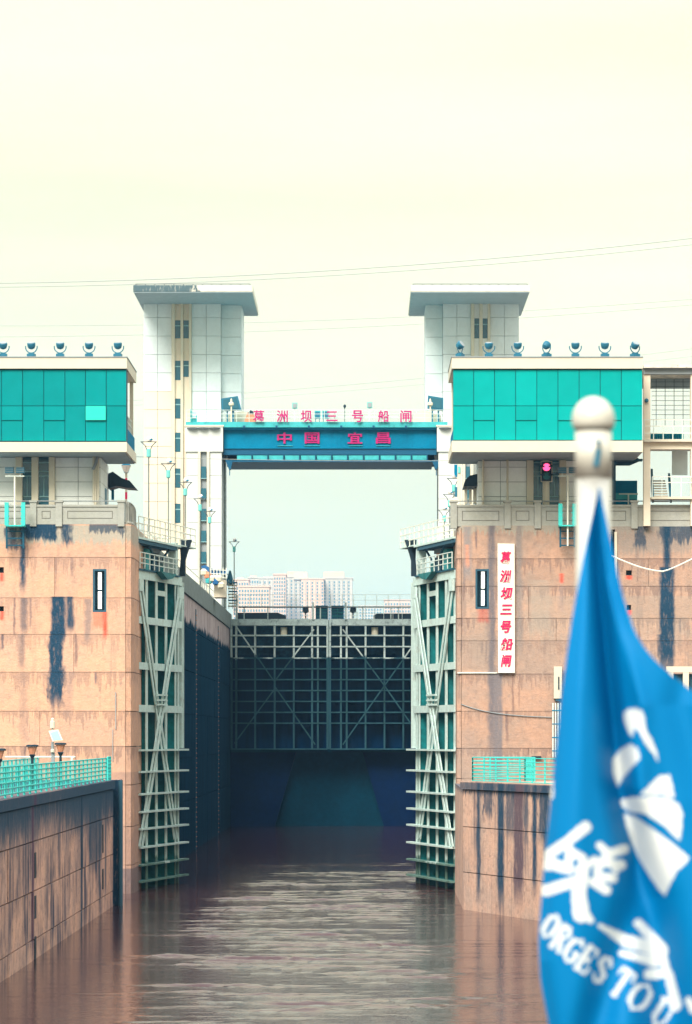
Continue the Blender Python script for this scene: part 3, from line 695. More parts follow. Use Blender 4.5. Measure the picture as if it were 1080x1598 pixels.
# ---------------------------------------------------------------- tower helper
def slabroof(t, px0, px1, d0, d1, y0, y1, m, soff, mm='roof'):
    x0 = X(px0,d0); x1 = X(px1,d0)
    part(mm, MB().box(x0, x1, d0, d1, Z(y1,d0), Z(y0,d0)), m, t)
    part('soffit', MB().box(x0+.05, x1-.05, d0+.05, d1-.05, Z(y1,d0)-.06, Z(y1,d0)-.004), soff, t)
DT = 330.0
def tower(label, main, back, fins, wins, roofpx, left, creamrows=None):
    mx0, mx1 = main
    t = thing('lock_tower', label, 'tower', (X((mx0+mx1)/2,DT), DT, TOPZ))
    top = Z(467,DT)
    part('core', MB().box(X(mx0,DT)+.1, X(mx1,DT)-.1, DT+.14, DT+8, TOPZ-1, top), M_softjoint, t)
    bx0, bx1 = back
    d2 = DT+.9
    kb = 7
    part('core', MB().box(X(bx0,d2)+(.02 if left else .1), X(bx1,d2)-(.1 if left else .02), d2+.14, DT+7.6, Z(467+28.7*kb,DT)+.03, top), M_softjoint, t)
    zs = [Z(467+28.7*k,DT) for k in range(16)]
    f0, f1 = fins[0][0], fins[-1][1]
    for k in range(15):
        m_ = M_clad
        for (a, b) in ((mx0, f0), (f1, mx1)):
            if b <= a: continue
            m_ = M_cladw if (left and a == mx0 and k >= 5) else M_clad
            for p, q in ((a, (a+b)/2), ((a+b)/2, b)):
                grid_panels('cladding_panel', m_, t, [X(p,DT),X(q,DT)], [zs[k+1],zs[k]], frontal(DT), gap=.035, thick=.14, jit=.006)
        if k < kb: grid_panels('cladding_panel', M_clad, t, [X(bx0,d2),X(bx1,d2)], [zs[k+1],zs[k]], frontal(d2), gap=.035, thick=.14, jit=.006)
    for a, b in fins:
        part('fin', MB().box(X(a,DT), X(b,DT), DT-.25, DT+.14, TOPZ-.5, top), M_white, t)
    # strips between the fins
    for i in range(len(fins)-1):
        a, b = fins[i][1], fins[i+1][0]
        part('strip', MB().box(X(a,DT)+.003, X(b,DT)-.003, DT+.02, DT+.13, TOPZ-.5, top), M_cladw if left else M_wallgrey, t)
    for i, y0, y1 in wins:
        a, b = fins[i][1], fins[i+1][0]
        w = part('window', MB().box(X(a,DT)+.02, X(b,DT)-.02, DT-.02, DT+.015, Z(y1,DT), Z(y0,DT)), M_glass, t)
        zz = Z(y0+(y1-y0)*.3,DT); part('frame', MB().box(X(a,DT)+.02, X(b,DT)-.02, DT-.05, DT-.022, zz-.05, zz+.05), M_frame, w)
    # side face of the set-back block
    sx = X(bx1 if left else bx0, d2)
    for k in range(kb):
        y = [d2+.15, DT+4, DT+7.5]
        for p, q in zip(y, y[1:]):
            w0, w1 = (sx-.1, sx+.003) if left else (sx-.003, sx+.1)
            part('cladding_panel', MB().box(w0, w1, p+.02, q-.02, zs[k+1]+.02, zs[k]-.02), M_clad, t)
    mx = X(mx1 if left else mx0, DT); part('side_wall', MB().box(min(mx-.1,mx), max(mx,mx+.1), DT+.15, DT+8, TOPZ, zs[kb]-.04), M_clad, t)
    # frieze and flaring roof
    part('frieze', MB().box(X(mx0,DT)-.05, X(mx1,DT)+.05, DT-.15, DT+.13, Z(467,DT)+.004, Z(457,DT)), M_bandteal, t)
    part('frieze', MB().box(X(bx0,d2)-.02, X(bx1,d2)+.02, d2-.1, d2+.13, Z(467,d2)+.004, Z(456,d2)), M_bandteal, t)
    dr = 321.5; db = DT+9.5
    a0, a1 = roofpx
    part('roof', MB().box(X(a0,dr), X(a1,dr), dr, db, Z(455,dr), Z(445,dr)), M_whitedirty, t)
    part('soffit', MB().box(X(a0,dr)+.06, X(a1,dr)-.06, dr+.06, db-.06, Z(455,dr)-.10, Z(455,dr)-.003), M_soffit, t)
    rb = MB()
    for k in range(13):
        px = a0+4+(a1-a0-8)*k/12; rb.bar((X(px,dr),dr+.2,Z(445,dr)),(X(px,dr),dr+.2,Z(442.5,dr)),.06)
    rb.bar((X(a0+4,dr),dr+.2,Z(442.8,dr)),(X(a1-4,dr),dr+.2,Z(442.8,dr)),.05)
    part('lightning_rail', rb, M_thin, t)
    return t
tower('tall grey lock tower with dark stained flat roof, left of the blue bridge', (224,345), (345,377), [(268,273),(282,286),(295,299)],
      [(0,500,528),(0,563,593),(0,622,653),(0,675,705),(0,731,761),(0,786,816),(1,500,528),(1,563,588)], (208,394), True)
tower('tall pale lock tower with clean flat roof, right of the blue bridge', (691,810), (664,691), [(735,740),(748,753),(761,765)],
      [(0,497,528),(1,497,528)], (641,827), False)

# ---------------------------------------------------------------- bridge pillars
DB = 322.0
def pillar(label, px0, px1, fins, wins, dishes):
    t = thing('bridge_pillar', label, 'pillar', (X((px0+px1)/2,DB), DB, TOPZ))
    zc_ = Z(705,DB)
    part('core', MB().box(X(px0,DB)+.12, X(px1,DB)-.12, DB+.2, DB+11.5, TOPZ-2, Z(665,DB)), M_joint, t)
    part('head_block', MB().box(X(px0,DB)-.12, X(px1,DB)+.12, DB-.15, DB+11.8, zc_, Z(666,DB)), M_pillar, t)
    part('head_cap', MB().box(X(px0,DB)-.2, X(px1,DB)+.2, DB-.22, DB+11.9, Z(666,DB)+.004, Z(663.5,DB)), M_white, t)
    zs = [zc_-.01-(zc_-TOPZ+.8)*k/7 for k in range(8)]
    ed = [px0]+[v for f in fins for v in f]+[px1]
    for a, b in zip(ed[::2], ed[1::2]):
        if (a, b) == (fins[0][1], fins[-1][0]) if len(fins) == 2 else False: continue
        grid_panels('cladding_panel', M_pillar, t, [X(a,DB),X(b,DB)], zs, frontal(DB), gap=.03, thick=.2, jit=.006)
    for a, b in fins: part('fin', MB().box(X(a,DB), X(b,DB), DB-.2, DB+.2, TOPZ-.8, zc_-.01), M_white, t)
    for y0, y1 in wins:
        w = part('window', MB().box(X(fins[0][1],DB)+.05, X(fins[1][0],DB)-.05, DB-.04, DB-.004, Z(y1,DB), Z(y0,DB)), M_glass, t)
        part('sill', MB().box(X(fins[0][1],DB)+.02, X(fins[1][0],DB)-.02, DB-.08, DB-.004, Z(y1,DB)-.07, Z(y1,DB)-.004), M_frame, w)
    for dx in dishes:
        part('dish_lamp', MB().lathe([(.05,-.22),(.35,-.16),(.55,-.02),(.55,0)],12,(X(dx,DB),DB-.2,Z(668,DB))), M_joint, t)
    sx = X(px1,DB)
    return t
pl = pillar('grey pillar with column of small dark windows holding the left end of the bridge', 291, 346, [(309,313),(323,327)], [(728,746),(762,778),(794,812),(828,845),(861,878)], [301,317.5,335])
# inner side panels, and the grey downpipe on the left pillar
sx = X(346,DB)
for k in range(7):
    zc_ = Z(705,DB); z1 = zc_-.01-(zc_-TOPZ+.8)*k/7; z0 = zc_-.01-(zc_-TOPZ+.8)*(k+1)/7
    for p, q in ((DB+.2,DB+5.5),(DB+5.5,DB+11.4)): part('cladding_panel', MB().box(sx-.12, sx+.003, p+.02, q-.02, z0+.02, z1-.02), M_clad, pl)
part('downpipe', MB().tube((sx+.2,DB+2,TOPZ),(sx+.2,DB+2,Z(700,DB)),.10), M_coping, pl)
pillar('grey pillar partly hidden by the green building, holding the right end of the bridge', 684, 740, [(722,726),(734,738)], [(728,746),(762,778)], [694,712])

# ---------------------------------------------------------------- bridge
t = thing('blue_bridge', 'dark blue steel girder bridge with magenta lettering spanning the lock', 'bridge', (X(515,DB), DB, Z(720,DB)))
x0, x1 = X(346,DB)+.15, X(684,DB)-.15
d0 = DB+.6
part('girder', MB().box(x0, x1, d0, d0+.3, Z(709,DB), Z(669,DB)), M_bridge, t)
part('upper_flange', MB().box(x0, x1, d0-.5, d0+.4, Z(670,DB), Z(667,DB)), M_bridge, t)
part('middle_ledge', MB().box(x0+.1, x1-.1, d0-.22, d0-.003, Z(699.5,DB), Z(697.5,DB)), M_bridge, t)
part('lower_panel', MB().box(x0+.05, x1-.05, d0-.10, d0-.003, Z(709,DB), Z(700,DB)), M_bridgeD, t)
part('deck_edge', MB().box(X(290,DB), x1+1.0, d0-.7, d0+9, Z(667,DB)+.003, Z(658.5,DB)), M_bridge2, t)
part('lower_flange', MB().box(x0+.4, x1-.3, d0-.35, d0+9, Z(720.5,DB), Z(718,DB)), M_bridgeD, t)
part('back_girder', MB().box(x0, x1, d0+8, d0+8.3, Z(717,DB), Z(669,DB)), M_bridgeD, t)
for k in range(12):
    a = x0+1.2+k*(x1-x0-2.0)/12; b = a+(x1-x0-2.0)/12
    part('bottom_panel', MB().box(a+.04, b-.12, d0-.06, d0-.003, Z(717,DB), Z(710,DB)), M_bridge2, t)
    part('stiffener', MB().box(b-.10, b-.02, d0-.30, d0-.003, Z(717.8,DB), Z(709.4,DB)), M_bridgeD, t)
for k in range(6):
    px = 381+k*50.5
    part('drain_spout', MB().bar(P(px,664,d0-.85),P(px,668,d0-.85),.18), M_bridgeD, t)
for px in (358.5, 681):
    part('end_bracket', MB().prism([(X(px-7,DB),Z(717.6,DB)),(X(px+5,DB),Z(717.6,DB)),(X(px+1.5,DB),Z(732,DB)),(X(px-1.5,DB),Z(732,DB))], DB+.2, DB+1.2), M_bridgeD, t)
    part('end_bracket', MB().bar(P(px,730,DB+.5),P(px,742,DB+.5),.08), M_bridgeD, t)
for a, b in ((433,457),(475,499),(544,566),(587,609)):
    part('letter_ledge', MB().pbox(a,b,695.2,696,d0-.12,.11), M_bridge2, t)

def glyph(ch, w, h, depth, bold=0.0, shear=0):
    cu = bpy.data.curves.new('glyph', 'FONT'); cu.body = ch; cu.size = 1; cu.offset = bold; cu.extrude = .01; cu.shear = shear; cu.resolution_u = 3
    o = bpy.data.objects.new('glyph', cu); C.objects.link(o)
    dg = bpy.context.evaluated_depsgraph_get(); me = bpy.data.meshes.new_from_object(o.evaluated_get(dg))
    bpy.data.objects.remove(o)
    co = np.zeros(len(me.vertices)*3); me.vertices.foreach_get('co', co); co = co.reshape(-1,3)
    if len(co):
        mn, mx = co.min(0), co.max(0); sz = np.maximum(mx-mn, 1e-6)
        c = (co-(mn+mx)/2)/sz
        if ch == '三': h = h*.82
        out = np.stack([c[:,0]*w, c[:,2]*depth, c[:,1]*h], 1)
        me.vertices.foreach_set('co', out.ravel())
        me.flip_normals()
    me.update(); return me
def put_glyph(ch, pxc, pyc, wpx, hpx, d, m, parent, bold=.02, shear=0, depth=.12):
    me = glyph(ch, wpx*d/F, hpx*d/F, depth, bold, shear); me.name = 'character'; me.materials.clear(); me.materials.append(m)
    return link('character', me, parent, P(pxc,pyc,d)-wloc(parent))
for ch, x in zip('中国宜昌', (444,487,554,598)): put_glyph(ch, x, 683.5, 23, 17.5, d0-.10, M_pink, t, .018)
t = thing('bridge_sign', 'row of seven magenta characters standing above the bridge railing', 'sign', P(517,659,DB))
for ch, x in zip('葛洲坝三号船闸', (403.5,440.5,478,518,558,598.5,633.5)):
    put_glyph(ch, x, 649.5, 17.5, 18.5, DB-.35, M_pink, t, .016)
    part('support', MB().bar(P(x-4,640,DB-.2),P(x-4,659,DB-.2),.04).bar(P(x+4,640,DB-.2),P(x+4,659,DB-.2),.04), M_rail, t)
railing('pale railing along the deck of the blue bridge', [P(291,659,DB+.1),P(702,659,DB+.1)], Z(640,DB)-Z(659,DB), 1.15, [.35,.68,1], M_rail, .028, .028)
railing('pale railing along the far side of the blue bridge deck', [P(300,659,DB+8.5),P(700,659,DB+8.5)], 1.05, 1.5, [.5,1], M_rail, .022, .022)
# things on the bridge
for px, y0, l in ((460,628.5,'square light box on a thin post above the left part of the bridge'),(577,627.5,'square light box on a thin post above the right part of the bridge')):
    t = thing('light_box', l, 'lamp', P(px,659,DB+1))
    part('box', MB().pbox(px-4,px+4,y0,y0+9,DB+1,.35), M_lampgreen, t); part('face', MB().pbox(px-3,px+3,y0+1.2,y0+7.8,DB+.95,.045), M_joint, t)
    part('pole', MB().bar(P(px,y0+9,DB+1.15),P(px,659,DB+1.15),.07), M_rail, t)
t = thing('wind_sensor', 'small dark wind sensor on a pole at the middle of the bridge', 'sensor', P(538,659,DB+2)); part('pole', MB().bar(P(538,635,DB+2),P(538,659,DB+2),.06), M_thin, t); part('head', MB().lathe([(.02,-.25),(.14,0),(.1,.12),(.02,.18)],10,P(538,634,DB+2)), M_black, t)
for px, l in ((361,'white dome camera on a post at the left end of the bridge'),(671.5,'white dome camera on a post at the right end of the bridge')):
    t = thing('dome_camera', l, 'camera', P(px,659,DB)); part('pole', MB().bar(P(px,634,DB),P(px,659,DB),.12), M_white, t)
    part('dome', MB().lathe([(.03,.3),(.08,.2),(.1,.0),(.24,-.1),(.24,-.3),(.1,-.42)],12,P(px,627,DB)), M_white, t)
for po, l in (([(345,622),(371,618),(377,640),(346,641)],'tilted dark floodlight panel at the left end of the bridge'),([(668,617),(692,621),(692,641),(667,637)],'tilted dark floodlight panel at the right end of the bridge')):
    t = thing('floodlight_panel', l, 'floodlight', P(po[3][0]+5,659,DB+4))
    part('housing', MB().prism([(X(a,DB+4),Z(b,DB+4)) for a,b in po], DB+4, DB+4.6), M_lamp, t)
    cx, cy = sum(a for a,b in po)/4, sum(b for a,b in po)/4
    part('glass', MB().prism([(X(cx+(a-cx)*.8,DB+4),Z(cy+(b-cy)*.75,DB+4)) for a,b in po], DB+3.95, DB+3.995), M_glass, t)
    part('leg', MB().bar(P(cx+4,cy+5,DB+4.3),P(cx+4,659,DB+4.3),.22), M_lamp, t); part('leg', MB().bar(P(cx-5,cy+5,DB+4.3),P(cx-5,659,DB+4.3),.14), M_lamp, t)
t = thing('orange_barrier', 'orange folded canopy beside the first character on the bridge', 'canopy', P(390,659,DB+3)); part('body', MB().prism([(X(a,DB+3),Z(b,DB+3)) for a,b in ((381,658.5),(386,644),(392,641),(396,645),(399,658.5))], DB+3, DB+4), M_rust, t); part('cap', MB().prism([(X(a,DB+3),Z(b,DB+3)) for a,b in ((387,644.5),(391,640),(395,642),(396,645.5))], DB+2.9, DB+4.1), M_black, t)
for a, b, l in ((491,500,'left of two blue cabinets behind the middle characters on the bridge'),(503,513,'right of two blue cabinets behind the middle characters on the bridge')):
    t = thing('blue_cabinet', l, 'cabinet', P((a+b)/2,659,DB+5)); part('body', MB().pbox(a,b,641,653,DB+5,.6), M_bridge2, t); part('door', MB().pbox(a+1,b-1,642.5,651.5,DB+4.95,.045), M_lamp, t); part('leg', MB().pbox(a+1,a+2,653,659,DB+5.1,.1), M_lamp, t); part('leg', MB().pbox(b-2,b-1,653,659,DB+5.1,.1), M_lamp, t)
t = thing('white_tent', 'white rounded cover behind the left part of the bridge railing', 'cover', P(375,659,DB+6)); part('cover', MB().prism([(X(a,DB+6),Z(b,DB+6)) for a,b in ((351,659),(353,649),(362,644),(380,642),(394,648),(396,659))], DB+6, DB+7.5), M_white, t)
t = thing('white_tent', 'white rounded cover behind the right end of the bridge railing', 'cover', P(660,659,DB+6)); part('cover', MB().prism([(X(a,DB+6),Z(b,DB+6)) for a,b in ((640,659),(648,645),(660,641),(674,643),(688,649),(689,659))], DB+6, DB+7.5), M_white, t)
t = thing('stacked_crates', 'small turquoise equipment frame on the left bridge pillar head', 'equipment', P(301,659,DB+1)); part('frame', MB().pbox(297,299,638,658,DB+.8,.1).pbox(306,307.5,648,658,DB+.8,.1).pbox(297,307,650,651,DB+.8,.1).pbox(297,307,644,645,DB+.8,.1), M_bridge2, t); part('box', MB().pbox(298,306,652,658.6,DB+1,.8), M_bridge2, t)

# ---------------------------------------------------------------- control buildings on the piers
DF, DBK, DW = 193.0, 201.0, 195.8
def control_building(label, px0, px1, gcols, mgreen, special, left, lower, DW):
    t = thing('control_building', label, 'building', (X((px0+px1)/2,DF), DF, TOPZ))
    part('roof', MB().box(X(px0,DF), X(px1,DF), DF, DBK, Z(575,DF), Z(558,DF)), M_white, t)
    part('roof_flashing', MB().box(X(px0,DF)-.03, X(px1,DF)+.03, DF-.04, DBK+.04, Z(558,DF)+.003, Z(556.3,DF)), M_joint, t)
    part('floor_slab', MB().box(X(px0,DF)-.0, X(px1,DF), DF-.1, DBK, Z(705.5,DF), Z(690 if left else 688,DF)), M_white, t)
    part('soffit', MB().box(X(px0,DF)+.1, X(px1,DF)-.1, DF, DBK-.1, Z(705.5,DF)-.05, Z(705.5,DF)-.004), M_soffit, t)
    gx0, gx1 = gcols[0], gcols[-1]
    part('core', MB().box(X(gx0,DF)+.03, X(gx1,DF)-.03, DF+.28, DF+1.6, Z(690,DF)+.005, Z(575,DF)-.005), M_navy, t)
    yt, y1_, y2_, yb = 576.5, 633, 656, 688 if left else 686.5
    for a, b in zip(gcols, gcols[1:]):
        op = special.get(a, 0)
        rows_ = [yt, y1_, yb] if op == 0 else [yt, y1_, y2_, yb]
        for k in range(len(rows_)-1):
            m_ = M_greenb if (op == 2 and k == 1) else mgreen
            o = -.12 if (op == 2 and k == 1) else rnd.uniform(-.008,.008)
            if op == 1 and k == 1: o = -.05
            w_, h_ = X(b,DF)-X(a,DF)-.035, Z(rows_[k],DF)-Z(rows_[k+1],DF)-.035
            cell('glass_panel', m_, w_, .1, h_, t, ((X(a,DF)+X(b,DF))/2, DF+.16+o, (Z(rows_[k],DF)+Z(rows_[k+1],DF))/2))
    # balcony side behind the panels
    sx = X(gx1,DF) if left else X(gx0,DF)
    s0, s1 = (sx-.35, sx-.05) if left else (sx+.05, sx+.35)
    part('balcony_wall', MB().box(s0, s1, DF+1.65, DBK-.2, Z(690,DF)+.005, Z(665,DF)), M_bridge, t)
    for k in range(8): part('balcony_post', MB().bar(((s0+s1)/2, DF+2+k*.8, Z(665,DF)), ((s0+s1)/2, DF+2+k*.8, Z(640,DF)), .05), M_rail, t)
    for z in (640, 650): part('balcony_rail', MB().bar(((s0+s1)/2, DF+1.7, Z(z,DF)), ((s0+s1)/2, DBK-.3, Z(z,DF)), .05), M_rail, t)
    part('roof_strut', MB().bar(((s0+s1)/2, DBK-.6, Z(690,DF)), ((s0+s1)/2, DBK-.6, Z(575,DF)), .2), M_white, t)
    # ground storey
    lx0, lx1, fins, wins, vs = lower
    zt = Z(705.5,DF)-.06
    part('core', MB().box(X(lx0,DW)+.02, X(lx1,DW)-.02, DW+.1, DBK+1, TOPZ-.3, zt), M_joint, t)
    zr = [zt-.005, Z(729,DW), Z(752,DW), Z(775,DW), TOPZ-.05]
    hs = [(X(a,DW), X(b,DW), TOPZ-1, zt+1) for a, b in fins+wins]
    grid_panels('wall_tile', M_wallgrey, t, [X(v,DW) for v in vs], zr, frontal(DW), gap=.03, thick=.1, holes=hs, jit=.004)
    for a, b in fins: part('fin', MB().box(X(a,DW), X(b,DW), DW-.3, DW+.1, TOPZ, zt-.005), M_white, t)
    for a, b in wins:
        w = part('window', MB().box(X(a,DW)+.003, X(b,DW)-.003, DW+.03, DW+.09, TOPZ+.1, zt-.01), M_glass, t)
        for y in (722,736,743,775): part('frame', MB().box(X(a,DW)+.01, X(b,DW)-.01, DW-.02, DW+.027, Z(y,DW)-.03, Z(y,DW)+.03), M_frame, w)
        part('frame', MB().box(X((a+b)/2,DW)-.02, X((a+b)/2,DW)+.02, DW-.01, DW+.025, Z(775,DW)+.03, Z(743,DW)-.03), M_frame, w)
    ex = X(lx1,DW) if left else X(lx0,DW)
    w0, w1 = (ex-.1, ex+.003) if left else (ex-.003, ex+.1)
    for k in range(4):
        for p, q in ((DW+.1,DW+2.9),(DW+2.9,DBK+.9)): part('wall_tile', MB().box(w0, w1, p+.015, q-.015, zr[k+1]+.015, zr[k]-.015), M_wallgrey, t)
    part('side_door', MB().box(ex-.02, ex+.03, DW+3.2, DW+4.6, TOPZ, TOPZ+2.3) if left else MB().box(ex-.03, ex+.02, DW+3.2, DW+4.6, TOPZ, TOPZ+2.3), M_lamp, t)
    return t
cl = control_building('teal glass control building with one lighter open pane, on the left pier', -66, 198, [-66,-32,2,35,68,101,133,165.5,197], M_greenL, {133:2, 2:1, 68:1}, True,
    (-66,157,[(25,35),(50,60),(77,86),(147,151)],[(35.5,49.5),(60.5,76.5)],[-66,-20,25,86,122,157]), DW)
for px in (146,153): part('downpipe', MB().tube(P(px,706,DW-.3),P(px,784,DW-.3),.06), M_white, cl)
part('pipe_elbow', MB().path([P(153,712,DW-.3),P(150,722,DW-.35),P(145,733,DW-.35)],.09), M_joint, cl)
cr = control_building('teal glass control building on the right pier beside the flag pole', 705, 1003, [707,739.5,772,805,838,871,904,937,970,1003], M_green, {739.5:1, 805:1, 871:1, 937:1}, False,
    (746,955,[(822,832),(847,857),(873,883),(752,755)],[(832.5,846.5),(857.5,872.5)],[746,781,822,883,920,955]), 198.2)
DW = 198.2
for px in (754,792): part('downpipe', MB().tube(P(px,706,DW-.4),P(px,784,DW-.4),.06), M_white, cr)
part('hanging_cable', MB().path([P(752,708,DW-.6),P(765,713,DW-.6),P(780,714,DW-.6),P(792,708,DW-.6)],.04), M_navy, cr)
part('bay_beam', MB().box(X(955,DW),X(1003,DW),DW,DW+.6,Z(716,DW),Z(705.5,DF)-.07), M_navy, cr)
part('column', MB().box(X(955,DW),X(961,DW),DW,DW+.5,TOPZ,Z(716,DW)-.003), M_navy, cr)
part('inner_wall', MB().box(X(955,DW),X(1003,DW),DW+4,DW+4.2,TOPZ-.1,Z(742,DW)), M_bridge, cr)
part('inner_band', MB().box(X(955,DW),X(1003,DW),DW+3.9,DW+3.99,Z(772,DW),Z(762,DW)), M_bridge2, cr)
part('inner_counter', MB().box(X(970,DW),X(1000,DW),DW+2,DW+2.1,Z(768,DW),Z(766,DW)).box(X(984,DW),X(986,DW),DW+2,DW+2.1,TOPZ,Z(768,DW)), M_rail, cr)
part('inner_slope', MB().prism([(X(955,DW),Z(716,DW)-.01),(X(1003,DW),Z(716,DW)-.01),(X(997,DW),Z(712,DW)),(X(985,DW),Z(724,DW)),(X(955,DW),Z(724,DW))], DW+1, DW+1.3), M_navy, cr)

# open staircase frame at the right edge
DO = 196.5
t = thing('stair_frame', 'open cream concrete staircase frame with railings at the right edge', 'staircase', (X(1045,DO),DO,TOPZ))
for a, b in ((1004.5,1015),(1078,1092)): part('column', MB().box(X(a,DO),X(b,DO),DO,DO+.5,TOPZ,Z(584,DO)), M_cladw, t)
for a, b in ((1006,1013),(1078,1088)): part('column', MB().box(X(a,DO+6),X(b,DO+6),DO+5.6,DO+6,TOPZ,Z(584,DO)), M_cladw, t)
part('roof_slab', MB().box(X(1003.5,DO),X(1100,DO),DO-.4,DO+6.5,Z(575,DO),Z(570,DO)), M_whitedirty2, t)
part('roof_beam', MB().box(X(1004.5,DO),X(1100,DO),DO-.1,DO+.5,Z(584,DO)+.003,Z(575,DO)-.003), M_joint, t)
part('back_beam', MB().box(X(1004.5,DO),X(1100,DO),DO+5.6,DO+6.1,Z(590,DO),Z(575,DO)-.003), M_soffit, t)
part('floor_slab', MB().box(X(1003.5,DO),X(1100,DO),DO-.3,DO+6.2,Z(690,DO),Z(686,DO)), M_white, t)
part('floor_beam', MB().box(X(1015.2,DO),X(1078,DO),DO,DO+.4,Z(701,DO),Z(690,DO)-.003), M_cladw, t)
part('louvre_wall', MB().box(X(1015,DO),X(1080,DO),DO+5.2,DO+5.3,Z(686,DO)+.01,Z(664,DO)), M_bridge2, t)
for k in range(16): part('louvre_slat', MB().box(X(1016+k*3.8,DO),X(1018+k*3.8,DO),DO+5.05,DO+5.19,Z(684,DO),Z(665,DO)), M_bridge, t)
mesh = MB()
for k in range(9): mesh.bar(P(1017,596+k*7.3,DO+5),P(1080,596+k*7.3,DO+5),.025)
for k in range(5): mesh.bar(P(1024+k*14,592,DO+5),P(1024+k*14,664,DO+5),.03)
part('wire_mesh', mesh, M_thin, t)
for y0, y1 in ((655,686),(627,655)):
    for k in range(6 if y0 == 655 else 0): part('rail_post', MB().bar(P(1005+k*15,y0,DO-.2),P(1005+k*15,y1,DO-.2),.05), M_rail, t)
for y in (655,665,676): part('rail', MB().bar(P(1004,y,DO-.2),P(1095,y,DO-.2),.045), M_railc, t)
part('side_panel', MB().box(X(1049,DO+3),X(1073,DO+3),DO+3,DO+3.2,Z(741,DO+3),Z(701,DO+3)), M_clad, t)
for k in range(9):
    part('step', MB().box(X(1019,DO+1),X(1044,DO+1),DO+1+k*.3,DO+1.32+k*.3,Z(781-k*4.6,DO),Z(779.3-k*4.6,DO)), M_cladw, t)
part('stair_string', MB().bar(P(1044,742,DO+3.6),P(1047,781,DO+1),.12,.3), M_lamp, t)
part('stair_string', MB().bar(P(1017,735,DO+3.6),P(1019,781,DO+1),.12,.3), M_lamp, t)
part('landing', MB().box(X(1016,DO),X(1100,DO),DO-.2,DO+1,Z(779,DO),Z(775.5,DO)), M_white, t)
for k in range(5): part('rail_post', MB().bar(P(1018+k*15,744,DO-.1),P(1018+k*15,776,DO-.1),.05), M_rail, t)
for y in (744,753): part('rail', MB().bar(P(1018,y,DO-.1),P(1095,y,DO-.1),.045), M_railc, t)
part('knob_lamp', MB().lathe([(.03,-.12),(.11,-.06),(.11,.06),(.03,.12)],10,P(1009,625,DO-.1)), M_lamp, t)

# ---------------------------------------------------------------- stage lights on the roofs
def stage_light(loc, label, tilt, turn=0):
    t = thing('roof_spotlight', label, 'spotlight', loc, 'round spotlights on the control building roofs')
    part('base', MB().box(-.22,.22,-.18,.18,0,.14).box(-.14,.14,-.12,.12,.14,.2), M_lamp, t, local=True)
    yk = MB(); n = 10
    pts = [(.33*math.sin(a), 0, .52-.33*math.cos(a)) for a in [(-100+200*k/n)*math.pi/180 for k in range(n+1)]]
    yk.path([Vector(p) for p in pts], .03, 6); part('yoke', yk, M_lamp, t, local=True)
    hd = MB().lathe([(.08,-.26),(.20,-.20),(.26,-.05),(.27,.12),(.24,.16)],16); hd.smooth = False
    hd.xf(lambda v: Matrix.Rotation(R(tilt),3,'X') @ (v*.86) + Vector((0,0,.62)))
    h = part('head', hd, M_lamp, t, local=True)
    ln = MB().lathe([(.22,0),(.22,.02)],16).xf(lambda v: Matrix.Rotation(R(tilt),3,'X') @ (v*.86+Vector((0,0,.14))) + Vector((0,0,.62)))
    part('lens', ln, M_joint, t, local=True)
    t.rotation_euler = (0,0,turn)
    return t
nm = ['leftmost','second','third','fourth','fifth']
for i, px in enumerate((5,49,94,139,184)):
    stage_light(P(px,556.3,DF+.4), f'round spotlight on the left teal building roof, {["at the photo edge","second from the photo edge","middle of five","fourth from the photo edge","nearest the tower"][i]}', rnd.uniform(6,24), rnd.uniform(-.15,.15))
lab = ['tilted up at the left corner','second, beside the tilted corner lamp','third, clear of the tower','tilted sideways, fourth along','fifth along, above the flag pole','sixth, right of the flag pole','seventh, at the right corner']
for i, px in enumerate((718,763,808,853,898,944,991)):
    ti = {0:55,3:-50,6:35}.get(i,14); tu = {0:1.1,3:-.9,6:.6}.get(i, rnd.uniform(-.15,.15))
    stage_light(P(px,556.3,DF+.4), f'round spotlight on the right teal building roof, {lab[i]}', ti, tu)

# ---------------------------------------------------------------- promenade lamps on the lock walls
def prom_lamp(loc, label):
    t = thing('wall_lamp', label, 'street lamp', loc, 'basket shaped lamps along the lock walls')
    H = 7.1
    part('pole', MB().tube((0,0,0),(0,0,H-1.0),.045,6), M_coping, t, local=True)
    part('lantern', MB().lathe([(.10,-1.0),(.15,-.95),(.15,-.5),(.10,-.45)],8,(0,0,H)), M_lampgreen, t, local=True)
    for s_ in (-1,1):
        part('arm', MB().path([Vector((s_*.12,0,H-.5)),Vector((s_*.22,0,H-.25)),Vector((s_*.48,0,H))],.03,5), M_thin, t, local=True)
    part('crossbar', MB().bar((-.52,0,H),(.52,0,H),.05), M_thin, t, local=True)
    part('globe', MB().lathe([(.03,.0),(.15,.05),(.19,.17),(.15,.3),(.03,.36)],10,(.05,0,H)), M_globe, t, local=True)
    part('cap', MB().lathe([(.17,0),(.14,.1),(.03,.14)],10,(.1,-.02,H+.1)), M_bridge, t, local=True)
    remember(t); return t
lp = prom_lamp((-13.9,225,TOPZ), 'basket shaped lamp on the left lock wall, nearest and highest in the row')
for (x,y,l) in ((-13.65,243,'second basket shaped lamp on the left lock wall, in front of the cream tower side'),(-13.4,261,'third basket shaped lamp on the left lock wall, at the pillar edge'),
                (-13.15,279,'fourth basket shaped lamp on the left lock wall, in front of the pillar'),(-13.1,295,'fifth basket shaped lamp on the left lock wall, right of the pillar windows'),
                (-12.75,341,'lone far basket shaped lamp against the sky, left of the city'),
                (6.5,257,'basket shaped lamp on the right lock wall, nearest the control building'),(6.6,274,'middle basket shaped lamp on the right lock wall'),(6.6,293,'farthest basket shaped lamp on the right lock wall')):
    copy_thing(lp, (x,y,TOPZ), l)

